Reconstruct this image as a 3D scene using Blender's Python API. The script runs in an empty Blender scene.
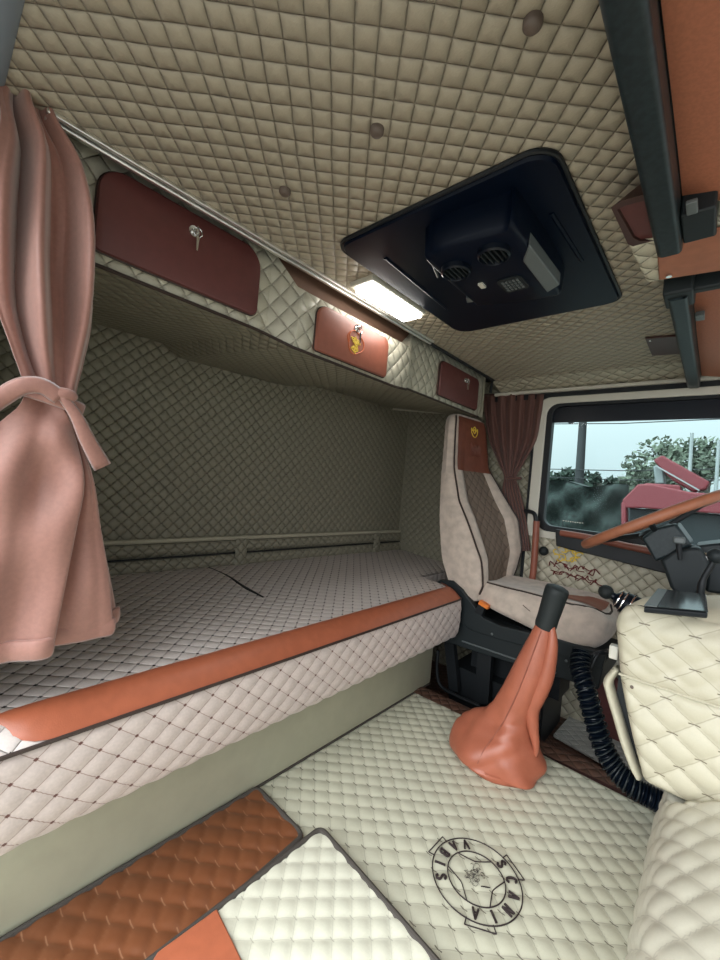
import bpy, bmesh, math, random
import numpy as np
from mathutils import Vector, Matrix
random.seed(7)
PI = math.pi
C = bpy.context.scene.collection

# ------------------------------------------------------------------ camera
FPX = 397.0
CAM = np.array([0, 0, .95])
def _basis():
    y = np.array([716-360, 511-480, FPX]); y /= np.linalg.norm(y)
    x = -np.array([-80-360, 440-480, FPX]); x -= y*(x@y); x /= np.linalg.norm(x)
    return np.array([x, y, np.cross(x, y)])
B = _basis()
def U(u, v, ax, val):
    """the point of the plane ax = val that the photo shows at pixel (u, v); used to read real positions off the photo"""
    d = B @ np.array([u-360, v-480, FPX]); i = 'xyz'.index(ax)
    return CAM + d*((val-CAM[i])/d[i])
cam = bpy.data.cameras.new('camera'); camo = bpy.data.objects.new('camera', cam); C.objects.link(camo)
cam.sensor_fit = 'VERTICAL'; cam.sensor_height = 36; cam.lens = FPX/960*36; cam.clip_start = .01; cam.clip_end = 300
r, d, f = B[:, 0], B[:, 1], B[:, 2]
camo.matrix_world = Matrix(((r[0], -d[0], -f[0], 0), (r[1], -d[1], -f[1], 0), (r[2], -d[2], -f[2], .95), (0, 0, 0, 1)))
bpy.context.scene.camera = camo

# ------------------------------------------------------------------ materials
class NT:
    def __init__(s, name):
        s.mat = bpy.data.materials.new(name); s.mat.use_nodes = True
        s.t = s.mat.node_tree; s.b = s.t.nodes['Principled BSDF']
    def n(s, typ, **k):
        o = s.t.nodes.new(typ)
        for a, v in k.items(): setattr(o, a, v)
        return o
    def l(s, a, b): s.t.links.new(a, b)
    def m(s, op, *args):
        o = s.n('ShaderNodeMath', operation=op)
        for i, a in enumerate(args):
            if isinstance(a, (int, float)): o.inputs[i].default_value = a
            else: s.l(a, o.inputs[i])
        return o.outputs[0]
    def step(s, x, a, b):     # smooth 0->1 between a and b
        o = s.n('ShaderNodeMapRange', interpolation_type='SMOOTHSTEP')
        s.l(x, o.inputs[0]); o.inputs[1].default_value = a; o.inputs[2].default_value = b
        return o.outputs[0]
    def mix(s, f, a, b):
        o = s.n('ShaderNodeMix', data_type='RGBA')
        if isinstance(f, (int, float)): o.inputs[0].default_value = f
        else: s.l(f, o.inputs[0])
        for i, c in ((6, a), (7, b)):
            if isinstance(c, tuple): o.inputs[i].default_value = (*c, 1)
            else: s.l(c, o.inputs[i])
        return o.outputs[2]

def plain(name, col, rough=.5, metal=0, grain=0, gscale=60, bump=0, bscale=80, bdist=.002, emit=0, coat=0, sheen=0):
    k = NT(name); b = k.b
    b.inputs['Roughness'].default_value = rough; b.inputs['Metallic'].default_value = metal
    tc = k.n('ShaderNodeTexCoord')
    if grain:
        no = k.n('ShaderNodeTexNoise'); no.inputs['Scale'].default_value = gscale; no.inputs['Detail'].default_value = 4
        k.l(tc.outputs['Object'], no.inputs['Vector'])
        k.l(k.mix(k.step(no.outputs[0], .3, .7), tuple(c*(1-grain) for c in col), tuple(min(1, c*(1+grain)) for c in col)), b.inputs['Base Color'])
    else: b.inputs['Base Color'].default_value = (*col, 1)
    if bump:
        no = k.n('ShaderNodeTexNoise'); no.inputs['Scale'].default_value = bscale; no.inputs['Detail'].default_value = 5
        k.l(tc.outputs['Object'], no.inputs['Vector'])
        bu = k.n('ShaderNodeBump'); bu.inputs['Strength'].default_value = bump; bu.inputs['Distance'].default_value = bdist
        k.l(no.outputs[0], bu.inputs['Height']); k.l(bu.outputs[0], b.inputs['Normal'])
    if emit:
        b.inputs['Emission Color'].default_value = (1, .97, .92, 1); b.inputs['Emission Strength'].default_value = emit
    if coat: b.inputs['Coat Weight'].default_value = coat
    if sheen: b.inputs['Sheen Weight'].default_value = sheen
    return k.mat

def quilt(name, col, seam, dx, dy, rough=.5, amp=.004, line=.0, lw=.04, stitch=0, slen=.2, node=0, nsz=.07, nodecol=None, grain=.05, gscale=250, sheen=0, wob=0):
    """diamond quilting in the UV map (metres): pillow relief, thread along the seams, stitches at the crossings"""
    k = NT(name); b = k.b; b.inputs['Roughness'].default_value = rough
    if sheen: b.inputs['Sheen Weight'].default_value = sheen
    uv = k.n('ShaderNodeUVMap'); sp = k.n('ShaderNodeSeparateXYZ'); k.l(uv.outputs[0], sp.inputs[0])
    if wob:
        wn = k.n('ShaderNodeTexNoise'); wn.inputs['Scale'].default_value = 7; k.l(uv.outputs[0], wn.inputs['Vector'])
        wv = k.m('MULTIPLY', k.m('SUBTRACT', wn.outputs[0], .5), wob)
    else: wv = 0.0
    a = k.m('ADD', k.m('DIVIDE', sp.outputs[0], dx), wv); c = k.m('DIVIDE', sp.outputs[1], dy)
    p = k.m('ADD', a, c); q = k.m('SUBTRACT', a, c)
    sp_ = k.m('SUBTRACT', k.m('FRACT', k.m('ADD', p, .5)), .5); sq_ = k.m('SUBTRACT', k.m('FRACT', k.m('ADD', q, .5)), .5)
    fp = k.m('ABSOLUTE', sp_); fq = k.m('ABSOLUTE', sq_)
    no = k.n('ShaderNodeTexNoise'); no.inputs['Scale'].default_value = gscale; no.inputs['Detail'].default_value = 3; k.l(uv.outputs[0], no.inputs['Vector'])
    colr = k.mix(no.outputs[0], tuple(x*(1-grain) for x in col), tuple(min(1, x*(1+grain)) for x in col))
    dark = None
    def add(x):
        nonlocal dark
        dark = x if dark is None else k.m('MAXIMUM', dark, x)
    if line: add(k.m('MULTIPLY', k.m('SUBTRACT', 1, k.step(k.m('MINIMUM', fp, fq), lw*.35, lw)), line))
    if stitch: add(k.m('MULTIPLY', k.m('MULTIPLY', k.m('SUBTRACT', 1, k.step(k.m('ABSOLUTE', k.m('SUBTRACT', sp_, sq_)), lw*.8, lw*1.8)), k.m('SUBTRACT', 1, k.step(k.m('ABSOLUTE', k.m('ADD', sp_, sq_)), slen*1.6, slen*2))), stitch))
    if dark is not None: colr = k.mix(dark, colr, seam)
    if node:
        nn = k.m('SUBTRACT', 1, k.step(k.m('MAXIMUM', fp, fq), nsz*.75, nsz*1.1))
        colr = k.mix(k.m('MULTIPLY', nn, node), colr, nodecol or seam)
    k.l(colr, b.inputs['Base Color'])
    h = k.m('MULTIPLY', no.outputs[0], .05)
    if amp:
        pl = k.m('MULTIPLY', k.m('POWER', k.m('SINE', k.m('MULTIPLY', fp, PI)), .34), k.m('POWER', k.m('SINE', k.m('MULTIPLY', fq, PI)), .34))
        h = k.m('ADD', pl, h)
    bu = k.n('ShaderNodeBump'); bu.inputs['Strength'].default_value = 1; bu.inputs['Distance'].default_value = amp or .002
    k.l(h, bu.inputs['Height']); k.l(bu.outputs[0], b.inputs['Normal'])
    return k.mat

CREAM = (.60, .555, .43); STIT = (.06, .045, .03)
M = {}
M['ceil'] = quilt('ceiling quilted leather', (.40, .345, .255), (.17, .135, .10), .0475, .0475, amp=.012, line=.2, lw=.05, stitch=.45, slen=.09, wob=.25)
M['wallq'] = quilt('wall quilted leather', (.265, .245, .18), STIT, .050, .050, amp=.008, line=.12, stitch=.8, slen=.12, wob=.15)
M['cabq'] = quilt('cabinet quilted leather', (.50, .47, .37), (.16, .13, .1), .058, .062, amp=.009, line=.1, stitch=.3, wob=.2)
M['doorq'] = quilt('door card quilted leather', (.50, .46, .35), (.2, .17, .12), .062, .062, amp=.011, line=.25, stitch=.2, wob=.1)
M['boxq'] = quilt('overhead box quilted leather', (.60, .56, .43), (.2, .17, .12), .06, .06, amp=.011, line=.25, stitch=.2)
M['floorq'] = quilt('floor quilted leather', (.51, .495, .385), STIT, .064, .056, amp=.0, stitch=.9, slen=.15, line=.3, lw=.035)
M['matq'] = quilt('cream mat quilted leather', (.57, .555, .45), (.2, .18, .14), .054, .058, amp=0, stitch=.5, slen=.12, line=.25, lw=.03)
M['brownq'] = quilt('brown mat quilted leather', (.155, .052, .020), (.36, .19, .11), .078, .062, amp=0, stitch=.55, slen=.16, lw=.03, rough=.36)
M['striq'] = quilt('dark brown quilted edging', (.085, .042, .028), (.02, .01, .01), .05, .05, amp=.006, line=.3)
M['greyq'] = quilt('grey rubber quilted mat', (.40, .40, .37), (.8, .8, .75), .05, .05, amp=.006, node=.7, nsz=.06)
M['conq'] = quilt('console quilted leather', (.49, .45, .335), (.10, .075, .045), .108, .080, amp=0, stitch=.9, slen=.13, line=.3, lw=.028)
M['humpq'] = quilt('hump quilted leather', (.55, .52, .42), (.25, .22, .17), .085, .08, amp=0, stitch=.3, slen=.15, line=.3, lw=.03)
M['cream'] = plain('plain cream leather', (.47, .435, .325), .5, grain=.04, gscale=40)
M['matf'] = quilt('mattress front fabric', (.52, .435, .395), (.14, .055, .04), .067, .054, amp=0, rough=.9, line=.6, lw=.026, node=.95, nsz=.075, nodecol=(.10, .03, .022), grain=.16, gscale=180, sheen=.2)
M['matt'] = quilt('mattress top fabric', (.60, .53, .49), (.12, .09, .08), .054, .050, amp=.005, rough=.9, line=.45, lw=.035, node=1, nsz=.095, nodecol=(.02, .012, .01), grain=.14, gscale=180)
M['seatq'] = quilt('seat dark quilted fabric', (.17, .125, .095), (.05, .03, .02), .05, .06, amp=.006, rough=.85, line=.4, node=.85, nsz=.06, nodecol=(.02, .012, .01))
M['suede'] = plain('cream suede', (.52, .43, .36), .92, grain=.12, gscale=25, bump=.25, bscale=150, bdist=.001, sheen=.3)
M['orange'] = plain('orange brown leather', (.36, .10, .047), .42, grain=.06, gscale=40, bump=.25, bscale=350, bdist=.0008)
M['tan'] = plain('tan leather', (.37, .135, .07), .45, grain=.08, gscale=30, bump=.25, bscale=300, bdist=.0008)
M['boot'] = plain('gaiter leather', (.34, .10, .055), .42, grain=.07, gscale=20, bump=.35, bscale=120, bdist=.001)
M['burg'] = plain('burgundy leather', (.12, .034, .030), .5, grain=.06, gscale=40, bump=.25, bscale=350, bdist=.0008)
M['burg2'] = plain('red brown leather', (.26, .082, .05), .45, grain=.06, gscale=40, bump=.25, bscale=350, bdist=.0008)
M['hbrown'] = plain('headrest brown leather', (.17, .05, .028), .5, grain=.1, gscale=30, bump=.25, bscale=200, bdist=.001)
M['pelmet'] = plain('overhead leather', (.40, .14, .075), .6, grain=.08, gscale=200, bump=.2, bscale=400, bdist=.0006)
M['dkbrown'] = plain('dark brown leather', (.06, .025, .02), .5)
M['curt'] = plain('curtain fabric', (.345, .162, .125), .55, grain=.06, gscale=120, bump=.3, bscale=500, bdist=.0006, sheen=.5)
M['curt2'] = plain('brown curtain fabric', (.115, .046, .034), .6, grain=.08, gscale=120, bump=.2, bscale=400, bdist=.0006, sheen=.2)
M['olive'] = plain('olive beige panel', (.37, .36, .265), .55, grain=.04, gscale=15)
M['black'] = plain('black plastic', (.012, .014, .016), .42)
M['blackg'] = plain('dark grey plastic', (.016, .021, .023), .45, bump=.2, bscale=400, bdist=.0005)
M['bar'] = plain('overhead lip plastic', (.018, .027, .030), .36, grain=.2, gscale=90)
M['gloss'] = plain('hatch gloss plastic', (.0025, .005, .010), .3)
M['greyp'] = plain('grey plastic', (.11, .125, .125), .4)
M['piping'] = plain('dark piping', (.035, .02, .015), .55)
M['edge'] = plain('mat edge binding', (.05, .042, .035), .7)
M['white'] = plain('white painted metal', (.6, .575, .49), .35)
M['chrome'] = plain('chrome', (.8, .8, .78), .16, 1)
M['alu'] = plain('aluminium', (.85, .85, .82), .34, 1)
M['lamp'] = plain('lamp diffuser', (.9, .9, .88), .4, emit=15)
M['thread'] = plain('dark embroidery thread', (.020, .010, .010), .7)
M['yellow'] = plain('yellow embroidery thread', (.75, .52, .06), .6)
M['redthread'] = plain('maroon embroidery thread', (.13, .015, .015), .6)
M['orangethread'] = plain('orange embroidery thread', (.55, .12, .03), .6)
M['button'] = plain('brown button', (.13, .095, .075), .5)
M['hatch'] = plain('matt black hatch plastic', (.001, .004, .012), .4)
M['hatch'].node_tree.nodes['Principled BSDF'].inputs['Specular IOR Level'].default_value = .16
M['shelfb'] = plain('shelf brown', (.19, .105, .07), .5)
M['hdr'] = plain('grey blue pillar trim', (.20, .235, .27), .6)
M['knob'] = plain('black rubber knob', (.016, .020, .020), .55)
M['screen'] = plain('dark screen glass', (.03, .035, .035), .12)
M['orangep'] = plain('orange plastic', (.75, .20, .03), .4)
M['bark'] = plain('bark', (.06, .055, .045), .9, grain=.3, gscale=4)
M['leaf'] = plain('leaves', (.07, .085, .06), .9, grain=.4, gscale=3)
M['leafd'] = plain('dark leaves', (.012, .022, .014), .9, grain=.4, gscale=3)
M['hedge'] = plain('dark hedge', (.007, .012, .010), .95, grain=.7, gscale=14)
M['red'] = plain('red truck paint', (.085, .001, .005), .7)
M['wire'] = plain('wire', (.008, .008, .009), .8)
M['palepole'] = plain('galvanised pole', (.16, .17, .17), .6)
M['ground'] = plain('ground outside', (.16, .155, .14), .9, grain=.15, gscale=1)

for q_ in ('black', 'blackg', 'bar', 'knob', 'gloss'): M[q_].node_tree.nodes['Principled BSDF'].inputs['Specular IOR Level'].default_value = .28

def glass_mat():
    k = NT('tinted window glass'); t = k.t
    for n in list(t.nodes): t.nodes.remove(n)
    out = k.n('ShaderNodeOutputMaterial'); tr = k.n('ShaderNodeBsdfTransparent'); gl = k.n('ShaderNodeBsdfGlossy'); mx = k.n('ShaderNodeMixShader')
    tr.inputs[0].default_value = (.70, .90, .90, 1); gl.inputs['Roughness'].default_value = .0
    fr = k.n('ShaderNodeFresnel'); fr.inputs[0].default_value = 1.11
    k.l(fr.outputs[0], mx.inputs[0]); k.l(tr.outputs[0], mx.inputs[1]); k.l(gl.outputs[0], mx.inputs[2]); k.l(mx.outputs[0], out.inputs[0])
    return k.mat
M['glass'] = glass_mat()

# ------------------------------------------------------------------ builders
ORG = {}
def link(name, V, F, mat, parent=None, uv=None, sharp=40, bevel=0, label=None, mats=None, fm=None):
    """one mesh object; V in world coordinates, origin set to the bottom centre of the shape"""
    V = np.array(V, float); lo, hi = V.min(0), V.max(0)
    o3 = np.array([(lo[0]+hi[0])/2, (lo[1]+hi[1])/2, lo[2]])
    me = bpy.data.meshes.new(name); me.from_pydata([tuple(v) for v in V-o3], [], [tuple(f) for f in F])
    for mm in (mats or [mat]): me.materials.append(M[mm])
    if fm is not None: me.polygons.foreach_set('material_index', fm)
    if uv is not None:
        ul = me.uv_layers.new(name='UVMap'); li = np.empty(len(me.loops), np.int32); me.loops.foreach_get('vertex_index', li)
        ul.data.foreach_set('uv', np.array(uv, np.float32)[li].ravel())
    me.update(); me.shade_smooth()
    if sharp: me.set_sharp_from_angle(angle=math.radians(sharp))
    ob = bpy.data.objects.new(name, me); C.objects.link(ob)
    ORG[ob.name] = o3
    if parent is not None:
        ob.parent = parent; ob.location = o3-ORG[parent.name]
    else: ob.location = o3
    if bevel:
        m = ob.modifiers.new('bevel', 'BEVEL'); m.width = bevel; m.segments = 3; m.limit_method = 'ANGLE'; m.angle_limit = math.radians(40)
    if label: ob['label'] = label
    return ob
def thing(name, label, cat, loc, group=None):
    o = bpy.data.objects.new(name, None); C.objects.link(o); o.location = loc; ORG[o.name] = np.array(loc, float); o.empty_display_size = .05
    return tag(o, label, cat, group)
def tag(o, label, cat, group=None):
    o['label'] = label; o['category'] = cat
    if group: o['group'] = group
    return o
def struct(o): o['kind'] = 'structure'; return o

class G:
    """collects shapes of ONE mesh"""
    def __init__(s): s.V = []; s.F = []; s.UV = []
    def add(s, V, F, UV=None):
        n = len(s.V); s.V += [tuple(map(float, v)) for v in V]; s.F += [tuple(i+n for i in f) for f in F]
        s.UV += list(UV) if UV is not None else [(v[0], v[1]) for v in V]
        return s
    def go(s, name, mat, parent=None, **k): return link(name, s.V, s.F, mat, parent, uv=s.UV, **k)

def S_box(lo, hi):
    (a, b, c), (d, e, f) = lo, hi
    V = [(a,b,c),(d,b,c),(d,e,c),(a,e,c),(a,b,f),(d,b,f),(d,e,f),(a,e,f)]
    return V, [(3,2,1,0),(4,5,6,7),(0,1,5,4),(1,2,6,5),(2,3,7,6),(3,0,4,7)]
def S_prism(P, vec):
    n = len(P); P = [np.array(p, float) for p in P]; v = np.array(vec, float)
    nrm = sum((np.cross(P[i]-P[0], P[(i+1) % n]-P[0]) for i in range(1, n-1)), np.zeros(3))
    if nrm@v > 0: P = P[::-1]
    V = P+[p+v for p in P]
    return V, [tuple(range(n)), tuple(range(2*n-1, n-1, -1))]+[(i, i+n, (i+1) % n+n, (i+1) % n) for i in range(n)]
def catmull(P, n, closed=False):
    P = [np.array(p, float) for p in P]; m = len(P); out = []
    segs = m if closed else m-1
    for i in range(segs):
        if closed: a, b, c, e = P[i-1], P[i], P[(i+1) % m], P[(i+2) % m]
        else: b, c = P[i], P[i+1]; a = P[i-1] if i else 2*b-c; e = P[i+2] if i+2 < m else 2*c-b
        for j in range(n):
            t = j/n; out.append(.5*(2*b+(c-a)*t+(2*a-5*b+4*c-e)*t*t+(3*b-a-3*c+e)*t**3))
    if not closed: out.append(P[-1])
    return out
def S_tube(P, r, k=8, closed=False, caps=True):
    P = [np.array(p, float) for p in P]; n = len(P); V = []; F = []
    rr = r if isinstance(r, (list, tuple, np.ndarray)) else [r]*n
    up = None
    for i in range(n):
        if closed: t = P[(i+1) % n]-P[i-1]
        else: t = P[min(i+1, n-1)]-P[max(i-1, 0)]
        t = t/(np.linalg.norm(t)+1e-12)
        if up is None:
            up = np.array([0, 0, 1.]) if abs(t[2]) < .9 else np.array([1., 0, 0])
        up = up-t*(up@t); up /= np.linalg.norm(up)+1e-12; sd = np.cross(t, up)
        for j in range(k):
            a = 2*PI*j/k; V.append(P[i]+rr[i]*(math.cos(a)*up+math.sin(a)*sd))
    for i in range(n if closed else n-1):
        for j in range(k):
            i2 = (i+1) % n; j2 = (j+1) % k
            F.append((i*k+j, i2*k+j, i2*k+j2, i*k+j2))
    if caps and not closed: F += [tuple(range(k)), tuple(range(n*k-1, (n-1)*k-1, -1))]
    return V, F
def S_grid(fn, nu, nv):
    V = [fn(i/nu, j/nv) for j in range(nv+1) for i in range(nu+1)]
    F = [(j*(nu+1)+i, j*(nu+1)+i+1, (j+1)*(nu+1)+i+1, (j+1)*(nu+1)+i) for j in range(nv) for i in range(nu)]
    return V, F
def S_loft(R, cap=True):
    k = len(R[0]); V = [p for ring in R for p in ring]; F = []
    for i in range(len(R)-1):
        for j in range(k):
            j2 = (j+1) % k; F.append((i*k+j, i*k+j2, (i+1)*k+j2, (i+1)*k+j))
    if cap: F += [tuple(range(k-1, -1, -1)), tuple(range((len(R)-1)*k, len(R)*k))]
    return V, F
def rrect(x0, y0, x1, y1, r, n=5):
    rs = r if isinstance(r, (list, tuple)) else [r]*4   # bl, br, tr, tl
    out = []
    for (cx, cy, a0, q) in ((x0+rs[0], y0+rs[0], PI, rs[0]), (x1-rs[1], y0+rs[1], 1.5*PI, rs[1]), (x1-rs[2], y1-rs[2], 0, rs[2]), (x0+rs[3], y1-rs[3], .5*PI, rs[3])):
        for i in range(n+1): a = a0+i/n*PI/2; out.append((cx+q*math.cos(a), cy+q*math.sin(a)))
    return out
def S_frame(outer, inner, to3, vec):
    """ring between two outlines with the same number of points, given thickness vec"""
    n = len(outer); v = np.array(vec, float)
    A = [np.array(to3(*p)) for p in outer]; I = [np.array(to3(*p)) for p in inner]
    V = A+I+[a+v for a in A]+[i+v for i in I]; F = []
    for i in range(n):
        j = (i+1) % n
        F += [(i, j, n+j, n+i), (2*n+j, 2*n+i, 3*n+i, 3*n+j), (j, i, 2*n+i, 2*n+j), (n+i, n+j, 3*n+j, 3*n+i)]
    return V, F
def S_sphere(c, r, nu=16, nv=10, sc=(1, 1, 1)):
    V = []; F = []
    for j in range(nv+1):
        th = PI*j/nv
        for i in range(nu):
            a = 2*PI*i/nu; V.append((c[0]+r*sc[0]*math.sin(th)*math.cos(a), c[1]+r*sc[1]*math.sin(th)*math.sin(a), c[2]+r*sc[2]*math.cos(th)))
    for j in range(nv):
        for i in range(nu): F.append((j*nu+i, (j+1)*nu+i, (j+1)*nu+(i+1) % nu, j*nu+(i+1) % nu))
    return V, F
def pil(u, v, dx, dy):
    w = 0
    p = u/dx+v/dy; q = u/dx-v/dy
    return (abs(math.sin(PI*p))*abs(math.sin(PI*q)))**.36
def quilted(fn, L, W, dx, dy, amp, uo=0, vo=0, res=.0075, fade=.012):
    """pillow-relief grid: fn(u, v) in metres -> (point, normal)"""
    nu, nv = max(2, int(L/res)), max(2, int(W/res)); V = []; UV = []
    for j in range(nv+1):
        for i in range(nu+1):
            u, v = L*i/nu, W*j/nv; p, n = fn(u, v)
            e = min(1, min(u, L-u, v, W-v)/fade) if fade else 1
            # same wobble-free phase as the stitched thread in the UV map
            V.append(np.array(p)+np.array(n)*amp*pil(u+uo, v+vo, dx, dy)*e); UV.append((u+uo, v+vo))
    F = [(j*(nu+1)+i, j*(nu+1)+i+1, (j+1)*(nu+1)+i+1, (j+1)*(nu+1)+i) for j in range(nv) for i in range(nu)]
    return V, F, UV
def lerp(tab, t):
    if t <= tab[0][0]: return tab[0][1]
    for (a, x), (b, y) in zip(tab, tab[1:]):
        if t <= b: return x+(y-x)*(t-a)/(b-a)
    return tab[-1][1]
def stitches(name, polys, to3, r, mat, parent, label=None, smooth=4):
    g = G()
    for P in polys:
        Q = catmull([(*p, 0) for p in P], smooth) if smooth > 1 and len(P) > 2 else [(*p, 0) for p in P]
        g.add(*S_tube([to3(q[0], q[1]) for q in Q], r, 5))
    return g.go(name, mat, parent, label=label)

YW = 2.25    # driver side wall and door
CE = 1.56    # ceiling

# ------------------------------------------------------------------ setting: floor
FX0, FX1, FY0, FY1 = -.972, -.06, -.15, 1.60
struct(link('floor', *quilted(lambda u, v: ((FX0+u, FY0+v, -.005), (0, 0, 1)), FX1-FX0, FY1-FY0, .064, .056, .0055, res=.0062)[:2], 'floorq',
     uv=quilted(lambda u, v: ((0, 0, 0), (0, 0, 1)), FX1-FX0, FY1-FY0, .064, .056, .006, res=.0062)[2], sharp=0))
fl = bpy.data.objects['floor']
# embroidered ring on the floor covering
EC = np.array([-.375, .97])
def ering(a, r): return (EC[0]+r*math.cos(a), EC[1]+r*math.sin(a))
def e3(x, y): return (x, y, .0028)
circ = lambda r: [ering(2*PI*i/72, r) for i in range(73)]
g = G()
def eline(P, r=.0011, n=4):
    Q = catmull([(*p, 0) for p in P], n) if len(P) > 2 and n > 1 else [(*p, 0) for p in P]
    g.add(*S_tube([e3(q[0], q[1]) for q in Q], r, 5))
for rad in (.106, .0685): eline(circ(rad), .0015, 1)
for a in (60, 178, -60):
    a = math.radians(a); w = math.radians(16)
    P = [ering(a-w, .104), ering(a-w*1.0, .121), ering(a+w*1.0, .121), ering(a+w, .104)]
    for p, q in zip(P, P[1:]): eline([p, q], .0014)
for a in (0, 120, 240):
    a = math.radians(a); h = math.radians(38)
    eline([ering(a-h, .0685), ering(a-h*.5, .049), ering(a, .043), ering(a+h*.5, .049), ering(a+h, .0685)], .0013, 6)
# crowned-beast stitching in the middle, loose curls
rnd = random.Random(3)
for i in range(30):
    a = rnd.uniform(0, 2*PI); rr_ = rnd.uniform(0, 1)**.6*.026; c = (EC[0]-.008+rr_*math.cos(a)*.8, EC[1]+.006+rr_*math.sin(a)*1.1)
    s = rnd.uniform(.004, .009); t0 = rnd.uniform(0, 6.3)
    eline([(c[0]+s*(1-k*.12)*math.cos(t0+k*.9), c[1]+s*(1-k*.12)*math.sin(t0+k*.9)) for k in range(5)], .0005, 3)
for k in range(4): eline([(EC[0]+.018+k*.004, EC[1]-.012+k*.003), (EC[0]+.026+k*.003, EC[1]-.004+k*.002)], .0012)
g.go('embroidered_ring', 'thread', fl, label='dark stitched wheel with three tabs')
GL = {'S': [[(.42,.78),(.36,.95),(.2,1),(.05,.9),(.04,.74),(.2,.56),(.38,.42),(.44,.22),(.34,.04),(.18,0),(.05,.06),(.0,.24)]],
      'C': [[(.5,.8),(.42,.95),(.28,1),(.1,.88),(.02,.6),(.02,.38),(.1,.12),(.28,0),(.42,.05),(.5,.2)]],
      'A': [[(0,0),(.27,1)],[(.27,1),(.54,0)],[(.1,.36),(.44,.36)],[(-.07,0),(.1,0)],[(.42,0),(.62,0)]],
      'N': [[(.04,0),(.04,1)],[(.04,1),(.5,0)],[(.5,0),(.5,1)],[(-.06,1),(.06,1)],[(-.06,0),(.14,0)],[(.4,1),(.6,1)]],
      'I': [[(.12,0),(.12,1)],[(0,0),(.24,0)],[(0,1),(.24,1)]],
      'V': [[(0,1),(.27,0)],[(.27,0),(.54,1)],[(-.07,1),(.12,1)],[(.42,1),(.62,1)]],
      'B': [[(.06,0),(.06,1)],[(.06,1),(.3,1),(.42,.88),(.4,.62),(.26,.53),(.06,.52)],[(.26,.53),(.46,.46),(.5,.22),(.36,.02),(.06,0)],[(-.05,0),(.06,0)],[(-.05,1),(.06,1)]]}
def letter(ch, ang, inward):
    g2 = G(); h = .0235; w = max(p[0] for s in GL[ch] for p in s); rc = .0875
    er = np.array([math.cos(ang), math.sin(ang)]); et = np.array([-er[1], er[0]])
    up = -er if inward else er; rt = et if inward else -et
    for s in GL[ch]:
        Q = catmull([(*p, 0) for p in s], 4) if len(s) > 2 else [np.array((*p, 0)) for p in s]
        pts = []
        for q in Q:
            c = EC+er*rc+rt*(q[0]-w/2)*h+up*(q[1]-.5)*h; pts.append((c[0], c[1], .0032))
        thick = .0027 if len(s) > 2 or (abs(s[0][1]-s[1][1]) > .5) else .0016
        g2.add(*S_tube(pts, thick, 6))
    return g2
for w_, a0, a1, inw in (('SCANIA', 70, -66, False), ('VABIS', 134, 226, True)):
    gg = G()
    for i, ch in enumerate(w_):
        l = letter(ch, math.radians(a0+(a1-a0)*i/(len(w_)-1)), inw); gg.add(l.V, l.F)
    gg.go('embroidered_lettering', 'thread', fl, label='dark stitched word '+w_)
# brown edging strip, step down and footwell
g = G()
g.add(*S_grid(lambda a, b: (-1.0+1.05*a, (1.56+.07*a*.8)+.085*b, .006+.004*math.sin(PI*b)-(.012 if b > .95 else 0)), 60, 8))
struct(g.go('trim_1', 'striq'))
struct(G().add(*S_box((-1.1, 1.64, -.16), (.6, 1.65, .0))).go('trim_2', 'dkbrown'))
struct(G().add(*S_grid(lambda a, b: (-1.65+2.4*a, 1.6+.68*b, -.155), 4, 2)).go('floor_footwell', 'striq'))

# ------------------------------------------------------------------ setting: walls
RW = lambda y: -1.78+.07*y           # rear wall line
def wallgrid(P, Q, z0, z1, nu, nv):
    L = math.dist(P, Q)
    V, F = S_grid(lambda a, b: (P[0]+(Q[0]-P[0])*a, P[1]+(Q[1]-P[1])*a, z0+(z1-z0)*b), nu, nv)
    return V, F, [(L*i/nu, (z1-z0)*j/nv) for j in range(nv+1) for i in range(nu+1)]
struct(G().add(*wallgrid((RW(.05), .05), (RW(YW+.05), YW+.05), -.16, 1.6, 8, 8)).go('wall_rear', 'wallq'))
struct(G().add(*wallgrid((-1.70, YW), (-.76, YW), -.16, 1.6, 8, 8)).go('wall_driver', 'wallq'))
struct(G().add(*S_box((-1.85, .0, -.16), (-.99, .06, 1.64))).go('wall_passenger', 'olive'))
# padded rail along the rear wall
g = G()
def rail_at(y, z, o): return (RW(y)+o, y, z)
rt = G().add(*S_tube([rail_at(y, .618, .016) for y in np.linspace(.07, 2.24, 24)], .010, 8))
rt.add(*S_tube([rail_at(y, .488, .018) for y in np.linspace(.07, 2.24, 24)], .006, 8))
for z0, z1 in ((.485, .540), (.556, .606)):
    V, F = S_grid(lambda a, b: rail_at(.07+2.17*a, z0+(z1-z0)*b, .02+.012*math.sin(PI*b)**.5), 20, 6)
    g.add(V, F, [(v[1], v[2]) for v in V])
for y in (.27, 1.055, 2.0):
    V, F = S_grid(lambda a, b: rail_at(y-.03+.06*a, .485+.13*b, .034+.008*math.sin(PI*a)**.5), 6, 4)
    g.add(V, F, [(v[1], v[2]) for v in V])
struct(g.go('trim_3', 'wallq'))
struct(rt.go('trim_7', 'cream')); struct(G().add(*S_tube([rail_at(y, .548, .024) for y in np.linspace(.07, 2.24, 24)], .0035, 6)).go('trim_8', 'black'))

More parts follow.
